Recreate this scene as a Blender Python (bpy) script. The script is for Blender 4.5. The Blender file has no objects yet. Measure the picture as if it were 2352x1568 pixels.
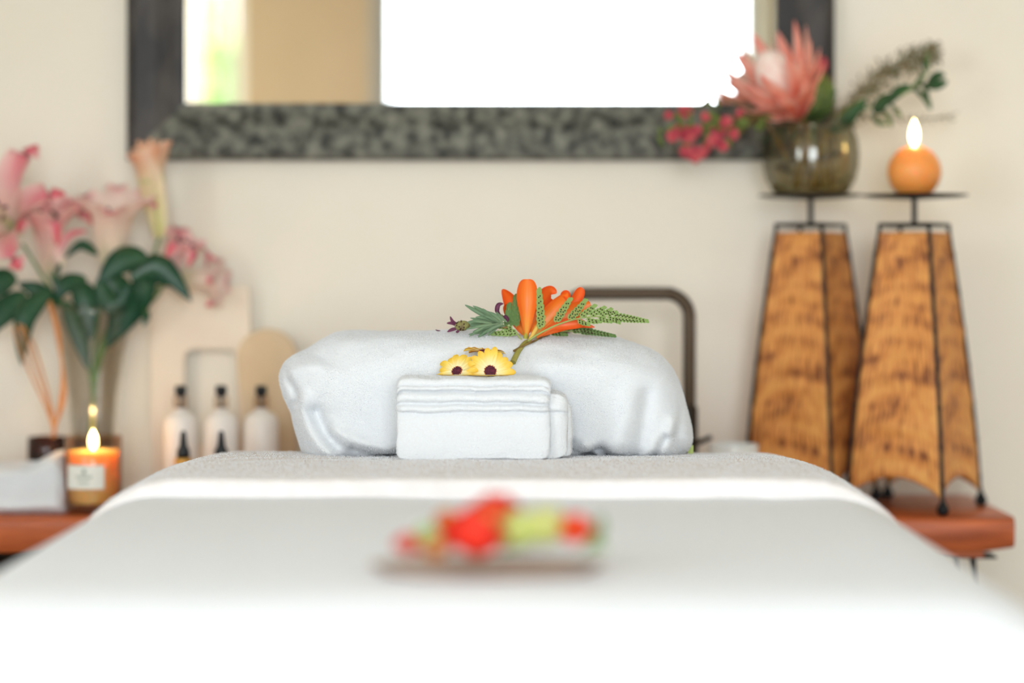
import bpy, bmesh, math, random
import numpy as np
from mathutils import Vector, Matrix, noise
from mathutils.bvhtree import BVHTree
random.seed(7)
R = math.radians; PI = math.pi
scn = bpy.context.scene
col = scn.collection
# ---------------------------------------------------------------- camera
LENS = 70.0; F = LENS/36*2352; ZC = 1.07; HY = 620
cd = bpy.data.cameras.new('camera'); cam = bpy.data.objects.new('camera', cd); col.objects.link(cam)
cam.location = (0, 0, ZC); cam.rotation_euler = (R(90), 0, 0)
cd.lens = LENS; cd.sensor_width = 36; cd.shift_y = -(784-HY)/2352; cd.clip_start = .05
cd.dof.use_dof = True; cd.dof.focus_distance = 3.15; cd.dof.aperture_fstop = .98
scn.camera = cam
# ---------------------------------------------------------------- light and exposure
scn.view_settings.view_transform = 'Standard'; scn.view_settings.look = 'None'
scn.view_settings.gamma = 1; scn.view_settings.use_curve_mapping = False
scn.view_settings.exposure = 2.15
wd = bpy.data.worlds.new('daylight'); scn.world = wd; wd.use_nodes = True
bg = wd.node_tree.nodes['Background']; bg.inputs[0].default_value = (.86, .94, 1, 1); bg.inputs[1].default_value = 3.2
def portal(loc, rot, sx, sy):
    l = bpy.data.lights.new('window_portal', 'AREA'); l.shape = 'RECTANGLE'; l.size = sx; l.size_y = sy
    l.cycles.is_portal = True
    o = bpy.data.objects.new('window_portal', l); o.location = loc; o.rotation_euler = rot; col.objects.link(o)
def P(px, py, d): return Vector(((px-1176)/F*d, d, ZC-(py-HY)/F*d))
# ---------------------------------------------------------------- materials
def lin(c):
    c = c/255
    return c/12.92 if c <= .04045 else ((c+.055)/1.055)**2.4
def rgb(t): return (lin(t[0]), lin(t[1]), lin(t[2]), 1)
MATS = {}
def mat(name, c, rough=.6, c2=None, scale=20, stretch=(1, 1, 1), bump=0, bscale=None, metal=0, trans=0, ior=1.45,
        sss=0, sssr=.01, spec=.5, ramp=(.35, .65), sheen=0, detail=4, coord='Object'):
    m = bpy.data.materials.new(name); m.use_nodes = True; nt = m.node_tree; n = nt.nodes; L = nt.links
    b = n['Principled BSDF']
    b.inputs['Base Color'].default_value = rgb(c); b.inputs['Roughness'].default_value = rough
    b.inputs['Metallic'].default_value = metal; b.inputs['Transmission Weight'].default_value = trans
    b.inputs['IOR'].default_value = ior; b.inputs['Specular IOR Level'].default_value = spec
    if sss:
        b.inputs['Subsurface Weight'].default_value = sss; b.inputs['Subsurface Radius'].default_value = (1, .45, .2)
        b.inputs['Subsurface Scale'].default_value = sssr
    if sheen: b.inputs['Sheen Weight'].default_value = sheen
    if c2 or bump:
        tc = n.new('ShaderNodeTexCoord'); mp = n.new('ShaderNodeMapping'); mp.inputs['Scale'].default_value = stretch
        L.new(tc.outputs[coord], mp.inputs['Vector'])
    if c2:
        nz = n.new('ShaderNodeTexNoise'); nz.inputs['Scale'].default_value = scale; nz.inputs['Detail'].default_value = detail
        L.new(mp.outputs[0], nz.inputs['Vector'])
        rp = n.new('ShaderNodeValToRGB'); rp.color_ramp.elements[0].color = rgb(c); rp.color_ramp.elements[1].color = rgb(c2)
        rp.color_ramp.elements[0].position = ramp[0]; rp.color_ramp.elements[1].position = ramp[1]
        L.new(nz.outputs[0], rp.inputs[0]); L.new(rp.outputs[0], b.inputs['Base Color'])
    if bump:
        nb = n.new('ShaderNodeTexNoise'); nb.inputs['Scale'].default_value = bscale or scale; nb.inputs['Detail'].default_value = 3
        L.new(mp.outputs[0], nb.inputs['Vector'])
        bp = n.new('ShaderNodeBump'); bp.inputs['Strength'].default_value = bump; bp.inputs['Distance'].default_value = .004
        L.new(nb.outputs[0], bp.inputs['Height']); L.new(bp.outputs[0], b.inputs['Normal'])
    MATS[name] = m; return m
def petal_mat(name, stops, edge=None, eamt=.7, rough=.55, trans=.25, streak=0):
    """colour runs along the petal (uv.x), edge colour towards its rims (uv.y)"""
    m = bpy.data.materials.new(name); m.use_nodes = True; nt = m.node_tree; n = nt.nodes; L = nt.links
    b = n['Principled BSDF']; b.inputs['Roughness'].default_value = rough
    uv = n.new('ShaderNodeUVMap'); sp = n.new('ShaderNodeSeparateXYZ'); L.new(uv.outputs[0], sp.inputs[0])
    rp = n.new('ShaderNodeValToRGB'); e = rp.color_ramp.elements
    e[0].position, e[0].color = stops[0][0], rgb(stops[0][1]); e[1].position, e[1].color = stops[-1][0], rgb(stops[-1][1])
    for p, c in stops[1:-1]: k = e.new(p); k.color = rgb(c)
    L.new(sp.outputs[0], rp.inputs[0]); out = rp.outputs[0]
    if edge:
        a = n.new('ShaderNodeMath'); a.operation = 'SUBTRACT'; a.inputs[1].default_value = .5; L.new(sp.outputs[1], a.inputs[0])
        q = n.new('ShaderNodeMath'); q.operation = 'ABSOLUTE'; L.new(a.outputs[0], q.inputs[0])
        w = n.new('ShaderNodeMapRange'); w.inputs['From Min'].default_value = .12; w.inputs['From Max'].default_value = .48
        w.inputs['To Max'].default_value = eamt; L.new(q.outputs[0], w.inputs['Value'])
        mx = n.new('ShaderNodeMix'); mx.data_type = 'RGBA'; L.new(w.outputs[0], mx.inputs['Factor'])
        L.new(out, mx.inputs['A']); mx.inputs['B'].default_value = rgb(edge); out = mx.outputs['Result']
    if streak:
        mp = n.new('ShaderNodeMapping'); mp.inputs['Scale'].default_value = (1.2, 22, 1); L.new(uv.outputs[0], mp.inputs[0])
        nz = n.new('ShaderNodeTexNoise'); nz.inputs['Scale'].default_value = 1; L.new(mp.outputs[0], nz.inputs['Vector'])
        mx = n.new('ShaderNodeMix'); mx.data_type = 'RGBA'; mx.blend_type = 'OVERLAY'; mx.inputs['Factor'].default_value = streak
        L.new(out, mx.inputs['A']); L.new(nz.outputs[0], mx.inputs['B']); out = mx.outputs['Result']
    L.new(out, b.inputs['Base Color'])
    tr = n.new('ShaderNodeBsdfTranslucent'); L.new(out, tr.inputs[0])
    ms = n.new('ShaderNodeMixShader'); ms.inputs[0].default_value = trans
    L.new(b.outputs[0], ms.inputs[1]); L.new(tr.outputs[0], ms.inputs[2]); L.new(ms.outputs[0], n['Material Output'].inputs[0])
    MATS[name] = m; return m
def flame_mat(name, c, s):
    m = bpy.data.materials.new(name); m.use_nodes = True; b = m.node_tree.nodes['Principled BSDF']
    b.inputs['Base Color'].default_value = rgb(c); b.inputs['Emission Color'].default_value = rgb(c); b.inputs['Emission Strength'].default_value = s
    return m
M_wall = mat('cream_paint', (241, 233, 217), .75, (243, 236, 221), 3, bump=.05, bscale=90)
M_tanwall = mat('tan_boarding', (176, 150, 116), .6, (168, 142, 106), 2.5, (1, 1, .3))
M_ceil = mat('white_ceiling', (238, 236, 230), .8)
M_floor = mat('floor_boards', (176, 158, 136), .4, (150, 130, 108), 4, (1, 14, 1), bump=.1)
M_sidewall = mat('pale_side_paint', (226, 222, 212), .8)
M_terry = mat('white_terry', (238, 240, 242), .95, bump=.55, bscale=600, spec=.1, sheen=.15)
M_terry_soft = mat('folded_terry', (236, 238, 240), .95, bump=.65, bscale=420, spec=.1, sheen=.15)
M_blanket = mat('warm_white_terry', (252, 247, 245), .95, (247, 241, 238), 40, bump=.8, bscale=420, spec=.1)
M_sheet = mat('white_cotton_sheet', (243, 246, 251), .85, bump=.12, bscale=260, spec=.2)
M_pile = petal_mat('terry_pile', [(0, (244, 246, 249)), (1, (244, 246, 249))], rough=.95, trans=.4)
M_wood = mat('oiled_red_wood', (206, 108, 60), .32, (148, 70, 40), 5, (1, 9, 9), bump=.15, ramp=(.3, .75))
M_frame = mat('mottled_slate_frame', (32, 32, 29), .45, (138, 138, 124), 40, (1, 1, 1), bump=.5, bscale=28, ramp=(.35, .72), detail=3)
M_frame_side = mat('brown_black_slate_frame', (30, 25, 23), .5, (84, 76, 68), 18, (1, 1, .4), bump=.4, bscale=28, ramp=(.4, .85), detail=3)
M_frame_edge = mat('dark_frame_edge', (40, 24, 22), .5)
M_black = mat('black_iron', (22, 22, 24), .45, metal=.5)
M_steel = mat('brushed_gunmetal', (74, 62, 50), .3, metal=.9)
M_blackpl = mat('black_plastic', (22, 26, 32), .3)
M_white = mat('glazed_white', (236, 236, 232), .2)
M_lotion = mat('bottle_paper', (240, 232, 224), .45)
M_stem = mat('green_stem', (86, 118, 62), .5, (110, 140, 80), 30)
M_brownstem = mat('brown_stem', (110, 78, 44), .6, (140, 120, 60), 60)
GL = []
def glassy(name, c=(250, 252, 250), rough=0.0, ior=1.45):
    g = mat(name, c, rough, trans=1, ior=ior); GL.append(g); return g
M_glass = glassy('clear_glass'); M_glass2 = glassy('greenish_glass', (226, 236, 216)); M_amber = glassy('amber_glass', (150, 72, 30), .05)
M_clearpl = glassy('clear_cap', (236, 232, 226), .05, 1.2)
def pane_mat():
    m = bpy.data.materials.new('window_glass'); m.use_nodes = True; nt = m.node_tree; n = nt.nodes
    t = n.new('ShaderNodeBsdfTransparent'); g = n.new('ShaderNodeBsdfGlossy'); g.inputs['Roughness'].default_value = .02
    ms = n.new('ShaderNodeMixShader'); ms.inputs[0].default_value = .05
    nt.links.new(t.outputs[0], ms.inputs[1]); nt.links.new(g.outputs[0], ms.inputs[2]); nt.links.new(ms.outputs[0], n['Material Output'].inputs[0])
    return m
M_pane = pane_mat()
def thin_glass(name, mid, edge, gl=1.35):
    m = bpy.data.materials.new(name); m.use_nodes = True; nt = m.node_tree; n = nt.nodes; L = nt.links
    lw = n.new('ShaderNodeLayerWeight'); lw.inputs['Blend'].default_value = .35
    mx = n.new('ShaderNodeMix'); mx.data_type = 'RGBA'; L.new(lw.outputs['Facing'], mx.inputs['Factor'])
    mx.inputs['A'].default_value = rgb(mid); mx.inputs['B'].default_value = rgb(edge)
    t = n.new('ShaderNodeBsdfTransparent'); L.new(mx.outputs['Result'], t.inputs[0])
    g = n.new('ShaderNodeBsdfGlossy'); g.inputs['Roughness'].default_value = .03
    l2 = n.new('ShaderNodeLayerWeight'); l2.inputs['Blend'].default_value = .5
    pw = n.new('ShaderNodeMath'); pw.operation = 'POWER'; pw.inputs[1].default_value = 4; L.new(l2.outputs['Facing'], pw.inputs[0])
    ma = n.new('ShaderNodeMath'); ma.operation = 'MULTIPLY_ADD'; ma.inputs[1].default_value = .5; ma.inputs[2].default_value = .05; L.new(pw.outputs[0], ma.inputs[0])
    ms = n.new('ShaderNodeMixShader'); L.new(ma.outputs[0], ms.inputs[0])
    L.new(t.outputs[0], ms.inputs[1]); L.new(g.outputs[0], ms.inputs[2]); L.new(ms.outputs[0], n['Material Output'].inputs[0])
    GL.append(m); return m
M_glass = thin_glass('clear_vase_glass', (254, 254, 253), (226, 222, 212)); M_glass2 = thin_glass('olive_bowl_glass', (250, 249, 240), (188, 182, 156))
M_jar = thin_glass('jar_glass', (255, 246, 236), (228, 196, 170)); M_amber = thin_glass('amber_thin_glass', (190, 130, 96), (90, 44, 30)); M_clearpl = thin_glass('clear_cap_plastic', (246, 240, 234), (206, 186, 170), 1.45)

# ---------------------------------------------------------------- mesh builder
def catmull(pts, n, closed=False):
    pts = [Vector(p) for p in pts]
    if len(pts) == 2 and not closed: return [pts[0].lerp(pts[1], i/(n-1)) for i in range(n)]
    out = []; K = len(pts); S = K if closed else K-1
    cnt = n if closed else n-1
    for i in range(n):
        t = i/cnt*S; k = min(int(t), S-1); f = t-k
        if closed: a, b, c, d = pts[(k-1) % K], pts[k % K], pts[(k+1) % K], pts[(k+2) % K]
        else: a, b, c, d = pts[max(k-1, 0)], pts[k], pts[k+1], pts[min(k+2, K-1)]
        out.append(.5*((2*b)+(c-a)*f+(2*a-5*b+4*c-d)*f*f+(3*b-a-3*c+d)*f**3))
    return out
class MB:
    def __init__(s): s.v = []; s.f = []; s.uv = []; s.mi = []
    def grid(s, rows, closed=False, mi=0, uvs=None):
        o = len(s.v); n = len(rows); m = len(rows[0])
        for r in rows: s.v += [tuple(p) for p in r]
        for i in range(n-1):
            for j in range(m if closed else m-1):
                j2 = (j+1) % m
                s.f.append((o+i*m+j, o+i*m+j2, o+(i+1)*m+j2, o+(i+1)*m+j)); s.mi.append(mi)
                u0, u1 = (i/(n-1), (i+1)/(n-1)) if uvs is None else (uvs[i], uvs[i+1]); w = m if closed else m-1
                s.uv.append([(u0, j/w), (u0, (j+1)/w), (u1, (j+1)/w), (u1, j/w)])
    def cap(s, ring, mi=0, flip=False):
        o = len(s.v); s.v += [tuple(p) for p in ring]; f = tuple(range(o, o+len(ring)))
        s.f.append(f[::-1] if flip else f); s.mi.append(mi); s.uv.append([(0, 0)]*len(ring))
    def tube(s, pts, r, n=8, k=None, mi=0, caps=True):
        k = k or max(2, len(pts)*4); c = catmull(pts, k) if len(pts) > 2 else [Vector(p) for p in pts]; k = len(c)
        rows = []; up = None
        for i, p in enumerate(c):
            T = (c[min(i+1, k-1)]-c[max(i-1, 0)]).normalized()
            if up is None: up = T.orthogonal().normalized()
            up = (up-T*up.dot(T)).normalized(); B = T.cross(up)
            rr = r(i/(k-1)) if callable(r) else r
            rows.append([p+(up*math.cos(2*PI*j/n)+B*math.sin(2*PI*j/n))*rr for j in range(n)])
        s.grid(rows, True, mi)
        if caps: s.cap(rows[0], mi, True); s.cap(rows[-1], mi)
    def lathe(s, prof, c=(0, 0, 0), n=40, mi=0, M=None):
        rows = []
        for r, z in prof:
            row = [Vector((r*math.cos(-2*PI*j/n), r*math.sin(-2*PI*j/n), z)) for j in range(n)]
            rows.append([(M @ p if M else p)+Vector(c) for p in row])
        s.grid(rows, True, mi)
    def ell(s, c, r, n=16, m=10, mi=0, M=None):
        if not isinstance(r, (tuple, list)): r = (r, r, r)
        rows = []
        for i in range(m+1):
            a = -PI/2+PI*i/m; cr = max(math.cos(a), .001)
            row = [Vector((r[0]*cr*math.cos(2*PI*j/n), r[1]*cr*math.sin(2*PI*j/n), r[2]*math.sin(a))) for j in range(n)]
            rows.append([(M @ p if M else p)+Vector(c) for p in row])
        s.grid(rows, True, mi)
    def box(s, a, b, mi=0):
        x0, y0, z0 = a; x1, y1, z1 = b; o = len(s.v)
        s.v += [(x0, y0, z0), (x1, y0, z0), (x1, y1, z0), (x0, y1, z0), (x0, y0, z1), (x1, y0, z1), (x1, y1, z1), (x0, y1, z1)]
        for f in ((3, 2, 1, 0), (4, 5, 6, 7), (0, 1, 5, 4), (1, 2, 6, 5), (2, 3, 7, 6), (3, 0, 4, 7)):
            s.f.append(tuple(o+i for i in f)); s.mi.append(mi); s.uv.append([(0, 0)]*4)
    def ribbon(s, pts, w, hint=(0, -1, 0), cup=0, n=12, m=6, mi=0, prof=None, wave=0, zmin=None):
        """petal / leaf: centre line, half-width w, profile along it, cupped across"""
        prof = prof or (lambda t: math.sin(PI*min(1, t*.92+.06))**.75)
        ca = catmull(pts, 8*n+1); ts = [round((1-(1-i/n)**1.5)*8*n) for i in range(n+1)]; c = [ca[k] for k in ts]; ts = [k/(8*n) for k in ts]; hint = Vector(hint); rows = []
        for i, p in enumerate(c):
            T = (c[min(i+1, n)]-c[max(i-1, 0)]).normalized()
            S = T.cross(hint)
            S = S.normalized() if S.length > 1e-4 else T.orthogonal().normalized()
            N = S.cross(T).normalized()
            if N.dot(hint) < 0: N = -N
            ww = w*prof(ts[i]); row = []
            for j in range(m+1):
                v = 2*j/m-1
                q = p+S*v*ww+N*(cup*ww*v*v+wave*ww*math.sin(i*1.3+j))
                if zmin is not None and q.z < zmin: q.y -= (zmin-q.z)*.8; q.z = zmin+random.random()*.0004
                row.append(q)
            rows.append(row)
        s.grid(rows, False, mi, ts)
    def build(s, name, mats, parent=None, smooth=True, loc=None, solid=0, bevel=0, sub=0, autos=None):
        me = bpy.data.meshes.new(name); V = s.v
        off = Vector((0, 0, 0))
        if parent is not None: off = Vector(parent['_w']) if '_w' in parent else parent.location
        if loc is not None: off = Vector(loc)
        me.from_pydata([(p[0]-off.x, p[1]-off.y, p[2]-off.z) for p in V], [], s.f)
        ul = me.uv_layers.new(name='UVMap'); k = 0
        flat = []
        for u in s.uv: 
            for a in u: flat += a
        ul.data.foreach_set('uv', flat)
        for m in (mats if isinstance(mats, (list, tuple)) else [mats]): me.materials.append(m)
        me.polygons.foreach_set('material_index', s.mi)
        me.polygons.foreach_set('use_smooth', [smooth]*len(s.f))
        if any(mm in GL for mm in (mats if isinstance(mats, (list, tuple)) else [mats])):
            bb = bmesh.new(); bb.from_mesh(me); bmesh.ops.remove_doubles(bb, verts=bb.verts, dist=1e-6); bmesh.ops.recalc_face_normals(bb, faces=bb.faces)
            if bb.calc_volume(signed=True) < 0: bmesh.ops.reverse_faces(bb, faces=bb.faces)
            bb.to_mesh(me); bb.free()
        o = bpy.data.objects.new(name, me); col.objects.link(o)
        if parent is not None:
            o.parent = parent
            if '_w' in parent: o.location = (0, 0, 0)
            o['_w'] = tuple(off)
        elif loc is not None: o.location = loc; o['_w'] = tuple(off)
        else: o['_w'] = (0., 0., 0.)
        if bevel:
            md = o.modifiers.new('bevel', 'BEVEL'); md.width = bevel; md.segments = 3; md.limit_method = 'ANGLE'; md.angle_limit = R(40)
        if sub:
            md = o.modifiers.new('sub', 'SUBSURF'); md.levels = sub; md.render_levels = sub
        if solid:
            md = o.modifiers.new('solid', 'SOLIDIFY'); md.thickness = solid
        return o
def tag(o, label=None, cat=None, group=None, kind=None):
    if label: o['label'] = label
    if cat: o['category'] = cat
    if group: o['group'] = group
    if kind: o['kind'] = kind
    return o
def thing(name, loc, label, cat, group=None):
    o = bpy.data.objects.new(name, None); o.empty_display_size = .02; col.objects.link(o); o.location = loc; o['_w'] = tuple(Vector(loc))
    return tag(o, label, cat, group)
def struct(name, mb, m, **k):
    o = mb.build(name, m, smooth=False, **k); o['kind'] = 'structure'; return o
def pile(src, name, n, length, m, front=None, ymax=None, zmin=None, wid=.0004, label=None):
    """short terry loops standing out of a surface, one uncountable part"""
    me = src.data; nv = len(me.vertices)
    co = np.zeros(nv*3); me.vertices.foreach_get('co', co); co = co.reshape(-1, 3)
    me.calc_loop_triangles(); tr = np.zeros(len(me.loop_triangles)*3, dtype=np.int32)
    me.loop_triangles.foreach_get('vertices', tr); tr = tr.reshape(-1, 3)
    a, b, c = co[tr[:, 0]], co[tr[:, 1]], co[tr[:, 2]]; nn = np.cross(b-a, c-a); ar = np.linalg.norm(nn, axis=1)
    off = np.array(Vector(src['_w'])); cen = (a+b+c)/3+off
    ok = ar > 1e-12
    if ymax is not None: ok &= cen[:, 1] < ymax
    if zmin is not None: ok &= cen[:, 2] > zmin
    p = np.where(ok, ar, 0); p = p/p.sum(); rng = np.random.default_rng(3)
    k = rng.choice(len(tr), n, p=p); u = rng.random(n); v = rng.random(n); fl = u+v > 1; u[fl] = 1-u[fl]; v[fl] = 1-v[fl]
    q = a[k]+(b[k]-a[k])*u[:, None]+(c[k]-a[k])*v[:, None]
    nn = nn[k]/ar[k][:, None]
    d = nn+rng.normal(0, .45, (n, 3)); d /= np.linalg.norm(d, axis=1)[:, None]
    s_ = np.cross(d, rng.normal(0, 1, (n, 3))); s_ /= np.linalg.norm(s_, axis=1)[:, None]
    ln = length*(.6+.6*rng.random(n))[:, None]
    q = q-nn*.0004
    V = np.empty((n, 4, 3)); V[:, 0] = q-s_*wid; V[:, 1] = q+s_*wid; V[:, 2] = q+d*ln+s_*wid*.7; V[:, 3] = q+d*ln-s_*wid*.7
    m2 = bpy.data.meshes.new(name); m2.vertices.add(4*n); m2.vertices.foreach_set('co', V.reshape(-1))
    m2.loops.add(4*n); m2.loops.foreach_set('vertex_index', np.arange(4*n, dtype=np.int32))
    m2.polygons.add(n); m2.polygons.foreach_set('loop_start', np.arange(0, 4*n, 4, dtype=np.int32)); 
    m2.update(calc_edges=True); m2.materials.append(m)
    o = bpy.data.objects.new(name, m2); col.objects.link(o); o.parent = src; o['kind'] = 'stuff'
    return o
# ================================================================ room
WY = 4.08; BY = -1.5; WX0, WX1 = -2.3, 2.3; CH = 2.62
m = MB(); m.box((WX0-.1, BY-.1, -.06), (WX1+.1, WY+.1, 0)); struct('floor', m, M_floor)
m = MB(); m.box((WX0-.1, BY-.1, CH), (WX1+.1, WY+.1, CH+.1)); struct('ceiling', m, M_ceil)
m = MB(); m.box((WX0-.1, WY, 0), (WX1+.1, WY+.1, CH)); struct('wall_back', m, M_wall)
# left wall with an added, unseen window for light from front left; right wall closed
LW = (-.9, .5, .9, 2.3)
m = MB()
m.box((WX0-.1, BY, 0), (WX0, LW[0], CH)); m.box((WX0-.1, LW[1], 0), (WX0, WY, CH))
m.box((WX0-.1, LW[0], 0), (WX0, LW[1], LW[2])); m.box((WX0-.1, LW[0], LW[3]), (WX0, LW[1], CH)); struct('wall_left', m, M_sidewall)
m = MB(); m.box((WX1, BY, 0), (WX1+.1, WY, CH)); struct('wall_right', m, M_sidewall)
D1 = (-.62, 1.16, 0, 2.5); W2 = (-2.0, -1.31, .8, 2.5)
m = MB()
m.box((WX0, BY-.1, 0), (W2[0], BY, CH)); m.box((W2[0], BY-.1, 0), (W2[1], BY, W2[2])); m.box((W2[0], BY-.1, W2[3]), (W2[1], BY, CH))
m.box((W2[1], BY-.1, 0), (D1[0], BY, CH)); m.box((D1[0], BY-.1, D1[3]), (D1[1], BY, CH)); m.box((D1[1], BY-.1, 0), (WX1, BY, CH)); struct('wall_front', m, M_tanwall)
def window(name, axis, a0, a1, z0, z1, pos, mull, fm, w=.045):
    m = MB()
    def bx(u0, u1, q0, q1):
        if axis == 'x': m.box((u0, pos-.03, q0), (u1, pos+.03, q1))
        else: m.box((pos-.03, u0, q0), (pos+.03, u1, q1))
    bx(a0, a0+w, z0, z1); bx(a1-w, a1, z0, z1); bx(a0+w, a1-w, z1-w, z1); bx(a0+w, a1-w, z0, z0+w*.6)
    for u in mull: bx(u-.02, u+.02, z0+w*.6, z1-w)
    o = struct(name, m, fm)
    g = MB()
    if axis == 'x': g.box((a0+w, pos-.003, z0+w*.6), (a1-w, pos+.003, z1-w))
    else: g.box((pos-.003, a0+w, z0+w*.6), (pos+.003, a1-w, z1-w))
    g.build('pane', M_pane, o, smooth=False)
    return o
M_al = mat('grey_aluminium', (150, 150, 146), .4, metal=.6)
M_cream_wood = mat('cream_window_wood', (232, 226, 206), .5)
window('window_1', 'x', D1[0], D1[1], D1[2], D1[3], BY-.05, [], M_al)
window('window_2', 'x', W2[0], W2[1], W2[2], W2[3], BY-.05, [-1.56], M_cream_wood)
window('added_window', 'y', LW[0], LW[1], LW[2], LW[3], WX0-.05, [-.2], M_cream_wood)  # added out of view to light the room from the left
portal(((D1[0]+D1[1])/2, BY-.12, 1.25), (R(90), 0, 0), 1.78, 2.5)
portal(((W2[0]+W2[1])/2, BY-.12, 1.65), (R(90), 0, 0), .69, 1.7)
portal((WX0-.12, -.2, 1.6), (R(90), 0, R(-90)), 1.4, 1.4)
m = MB(); m.box((D1[1], BY, 0), (D1[1]+.05, BY+.05, 2.58)); m.box((D1[1]+.075, BY, 0), (D1[1]+.12, BY+.02, 2.58)); struct('trim_1', m, M_cream_wood)
m = MB(); m.box((D1[0]-.05, BY, 0), (D1[0], BY+.02, 2.55)); struct('trim_2', m, M_al)
# garden beyond the small window
M_gtim = mat('garden_timber', (86, 54, 22), .8, (130, 96, 52), 1.4, (1, 1, .6), ramp=(.4, .6))
M_ghedge = mat('hedge_leaf', (64, 92, 38), .8, (110, 130, 70), 8)
m = MB()
for i in range(14): m.box((-3.4+i*.14, -4.08, -.1), (-3.27+i*.14, -4.04, 3.2))
tag(m.build('timber_fence', M_gtim, smooth=False), 'warm brown timber fence outside, reflected in the mirror at its left', 'fence')
m = MB()
for i in range(36):
    m.ell((-1.70+random.uniform(-.07, .07), -3.6+random.uniform(-.1, .1), random.uniform(.1, 2.45)), random.uniform(.05, .12), 8, 6)
tag(m.build('garden_shrub', M_ghedge), 'light green shrub outside, reflected in the mirror at its left edge', 'shrub')
m = MB(); m.box((-6, -9, -.16), (6, BY-.1, -.1)); struct('ground', m, mat('pale_paving', (120, 114, 100), .8))
# ================================================================ mirror
MZ0 = P(0, 366, 4.03).z; MX0 = P(289, 0, 4.03).x; MX1 = P(1919, 0, 4.03).x; MZ1 = 2.25; FW = .116
mir = thing('wall_mirror', ((MX0+MX1)/2, WY-.001, MZ0), 'large rectangular mirror in a broad mottled dark slate frame on the cream wall', 'mirror')
def rail(a, b, name):
    """a,b: outer corners; mitred rail sloping in toward the glass"""
    m = MB(); a = Vector(a); b = Vector(b); cx, cz = (MX0+MX1)/2, (MZ0+MZ1)/2
    T = (b-a).normalized(); Nn = Vector((-T.z, 0, T.x))
    if Nn.dot(Vector((cx, 0, cz))-a) < 0: Nn = -Nn
    prof = [(0, WY), (0, WY-.040), (.006, WY-.050), (.02, WY-.053), (.06, WY-.045), (.100, WY-.032), (.112, WY-.030), (FW, WY-.024), (FW, WY-.012)]
    rows = []; K = 40
    for i in range(K+1):
        t = i/K; row = []
        for q, y in prof:
            aa = a+T*q; bb = b-T*q; p = aa.lerp(bb, t)+Nn*q
            row.append(Vector((p.x, y, p.z)))
        rows.append(row)
    m.grid(rows); return m.build(name, M_frame if abs(T.x) > .5 else M_frame_side, mir, smooth=False)
for a, b in (((MX0, 0, MZ0), (MX1, 0, MZ0)), ((MX0, 0, MZ1), (MX1, 0, MZ1)), ((MX0, 0, MZ0), (MX0, 0, MZ1)), ((MX1, 0, MZ0), (MX1, 0, MZ1))):
    rail(a, b, 'frame_rail')
m = MB(); m.box((MX0+FW-.004, WY-.02, MZ0+FW-.004), (MX1-FW+.004, WY-.014, MZ1-FW+.004))
m.build('mirror_glass', mat('mirror_silver', (246, 247, 244), .0, metal=1), mir, smooth=False)
m = MB(); m.box((MX0+.005, WY-.012, MZ0+.005), (MX1-.005, WY-.001, MZ1-.005)); m.build('backing_board', M_frame_edge, mir, smooth=False)
# ================================================================ bench
BZ = .613; BF = 3.68
bench = thing('wooden_bench', (-.2, 3.87, 0), 'low oiled red-brown wood slab bench on black hairpin legs along the wall', 'bench')
m = MB(); X0b, X1b = -1.45, P(2331, 0, BF).x; K = 60; rows = []
for i in range(K+1):
    x = X0b+(X1b-X0b)*i/K
    e = .012*noise.noise(Vector((x*3, 0, 2))); e2 = .010*noise.noise(Vector((x*9, 5, 2)))
    ze = .008 if x < .83 else 0
    r = .01
    rows.append([Vector((x, WY-.02, BZ)), Vector((x, BF+.012+e*.3, BZ)), Vector((x, BF+.003+e*.3, BZ-.004)), Vector((x, BF+e*.3, BZ-.014)), Vector((x, BF+.004+e, BZ-.05)),
                 Vector((x, BF+.012+e, BZ-.062+e2-(0 if x > .86 else .004))), Vector((x, BF+.03, BZ-.066+e2)), Vector((x, WY-.02, BZ-.066))])
m.grid(rows, True); m.cap(rows[0], flip=False); m.cap(rows[-1], flip=True)
bm_ = m.build('slab', M_wood, bench, bevel=.004)
m = MB(); m.box((.55, BF+.03, BZ-.078), (X1b-.05, WY-.06, BZ-.066)); m.build('mounting_board', M_wood, bench, smooth=False)
for lx in (P(2220, 0, 3.75).x, -1.3):
    for ly, dx in ((3.75, 0), (4.0, -.09)):
        m = MB(); zt = BZ-.078; lx = lx+dx
        m.tube([(lx-.012, ly, zt), (lx-.05, ly-.01, .05), (lx-.045, ly-.01, .006), (lx+.012, ly-.01, .006), (lx+.018, ly-.01, .05), (lx+.01, ly, zt)], .006, 8, 60) if 0 else \
        m.tube([(lx-.022, ly, zt), (lx-.008, ly-.01, .02), (lx, ly-.01, .008), (lx+.022, ly-.01, .02), (lx+.012, ly, zt)], .0058, 8, 60)
        m.box((lx-.05, ly-.03, zt-.004), (lx+.05, ly+.03, zt)); m.build('hairpin_leg', M_black, bench)
# basket under the bench at far left
bx = P(-10, 0, 3.85).x
bk = thing('woven_basket', (bx, 3.84, 0), 'dark basket with tan upright staves under the left end of the bench', 'basket')
m = MB(); m.lathe([(.001, .001), (.14, .001), (.17, .3), (.18, .5), (.172, .5), (.16, .3), (.13, .012), (.001, .012)], (bx, 3.84, 0), 40); m.build('body', mat('dark_weave', (50, 38, 28), .9, (80, 60, 42), 60), bk)
for i in range(30):
    a = 2*PI*i/30; m = MB(); ca, sa = math.cos(a), math.sin(a)
    m.tube([(bx+.146*ca, 3.84+.146*sa, .004), (bx+.176*ca, 3.84+.176*sa, .3), (bx+.186*ca, 3.84+.186*sa, .505)], .006, 6, 8)
    m.build('stave', mat('tan_cane', (196, 160, 108), .7) if 'tan_cane' not in MATS else MATS['tan_cane'], bk)
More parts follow.
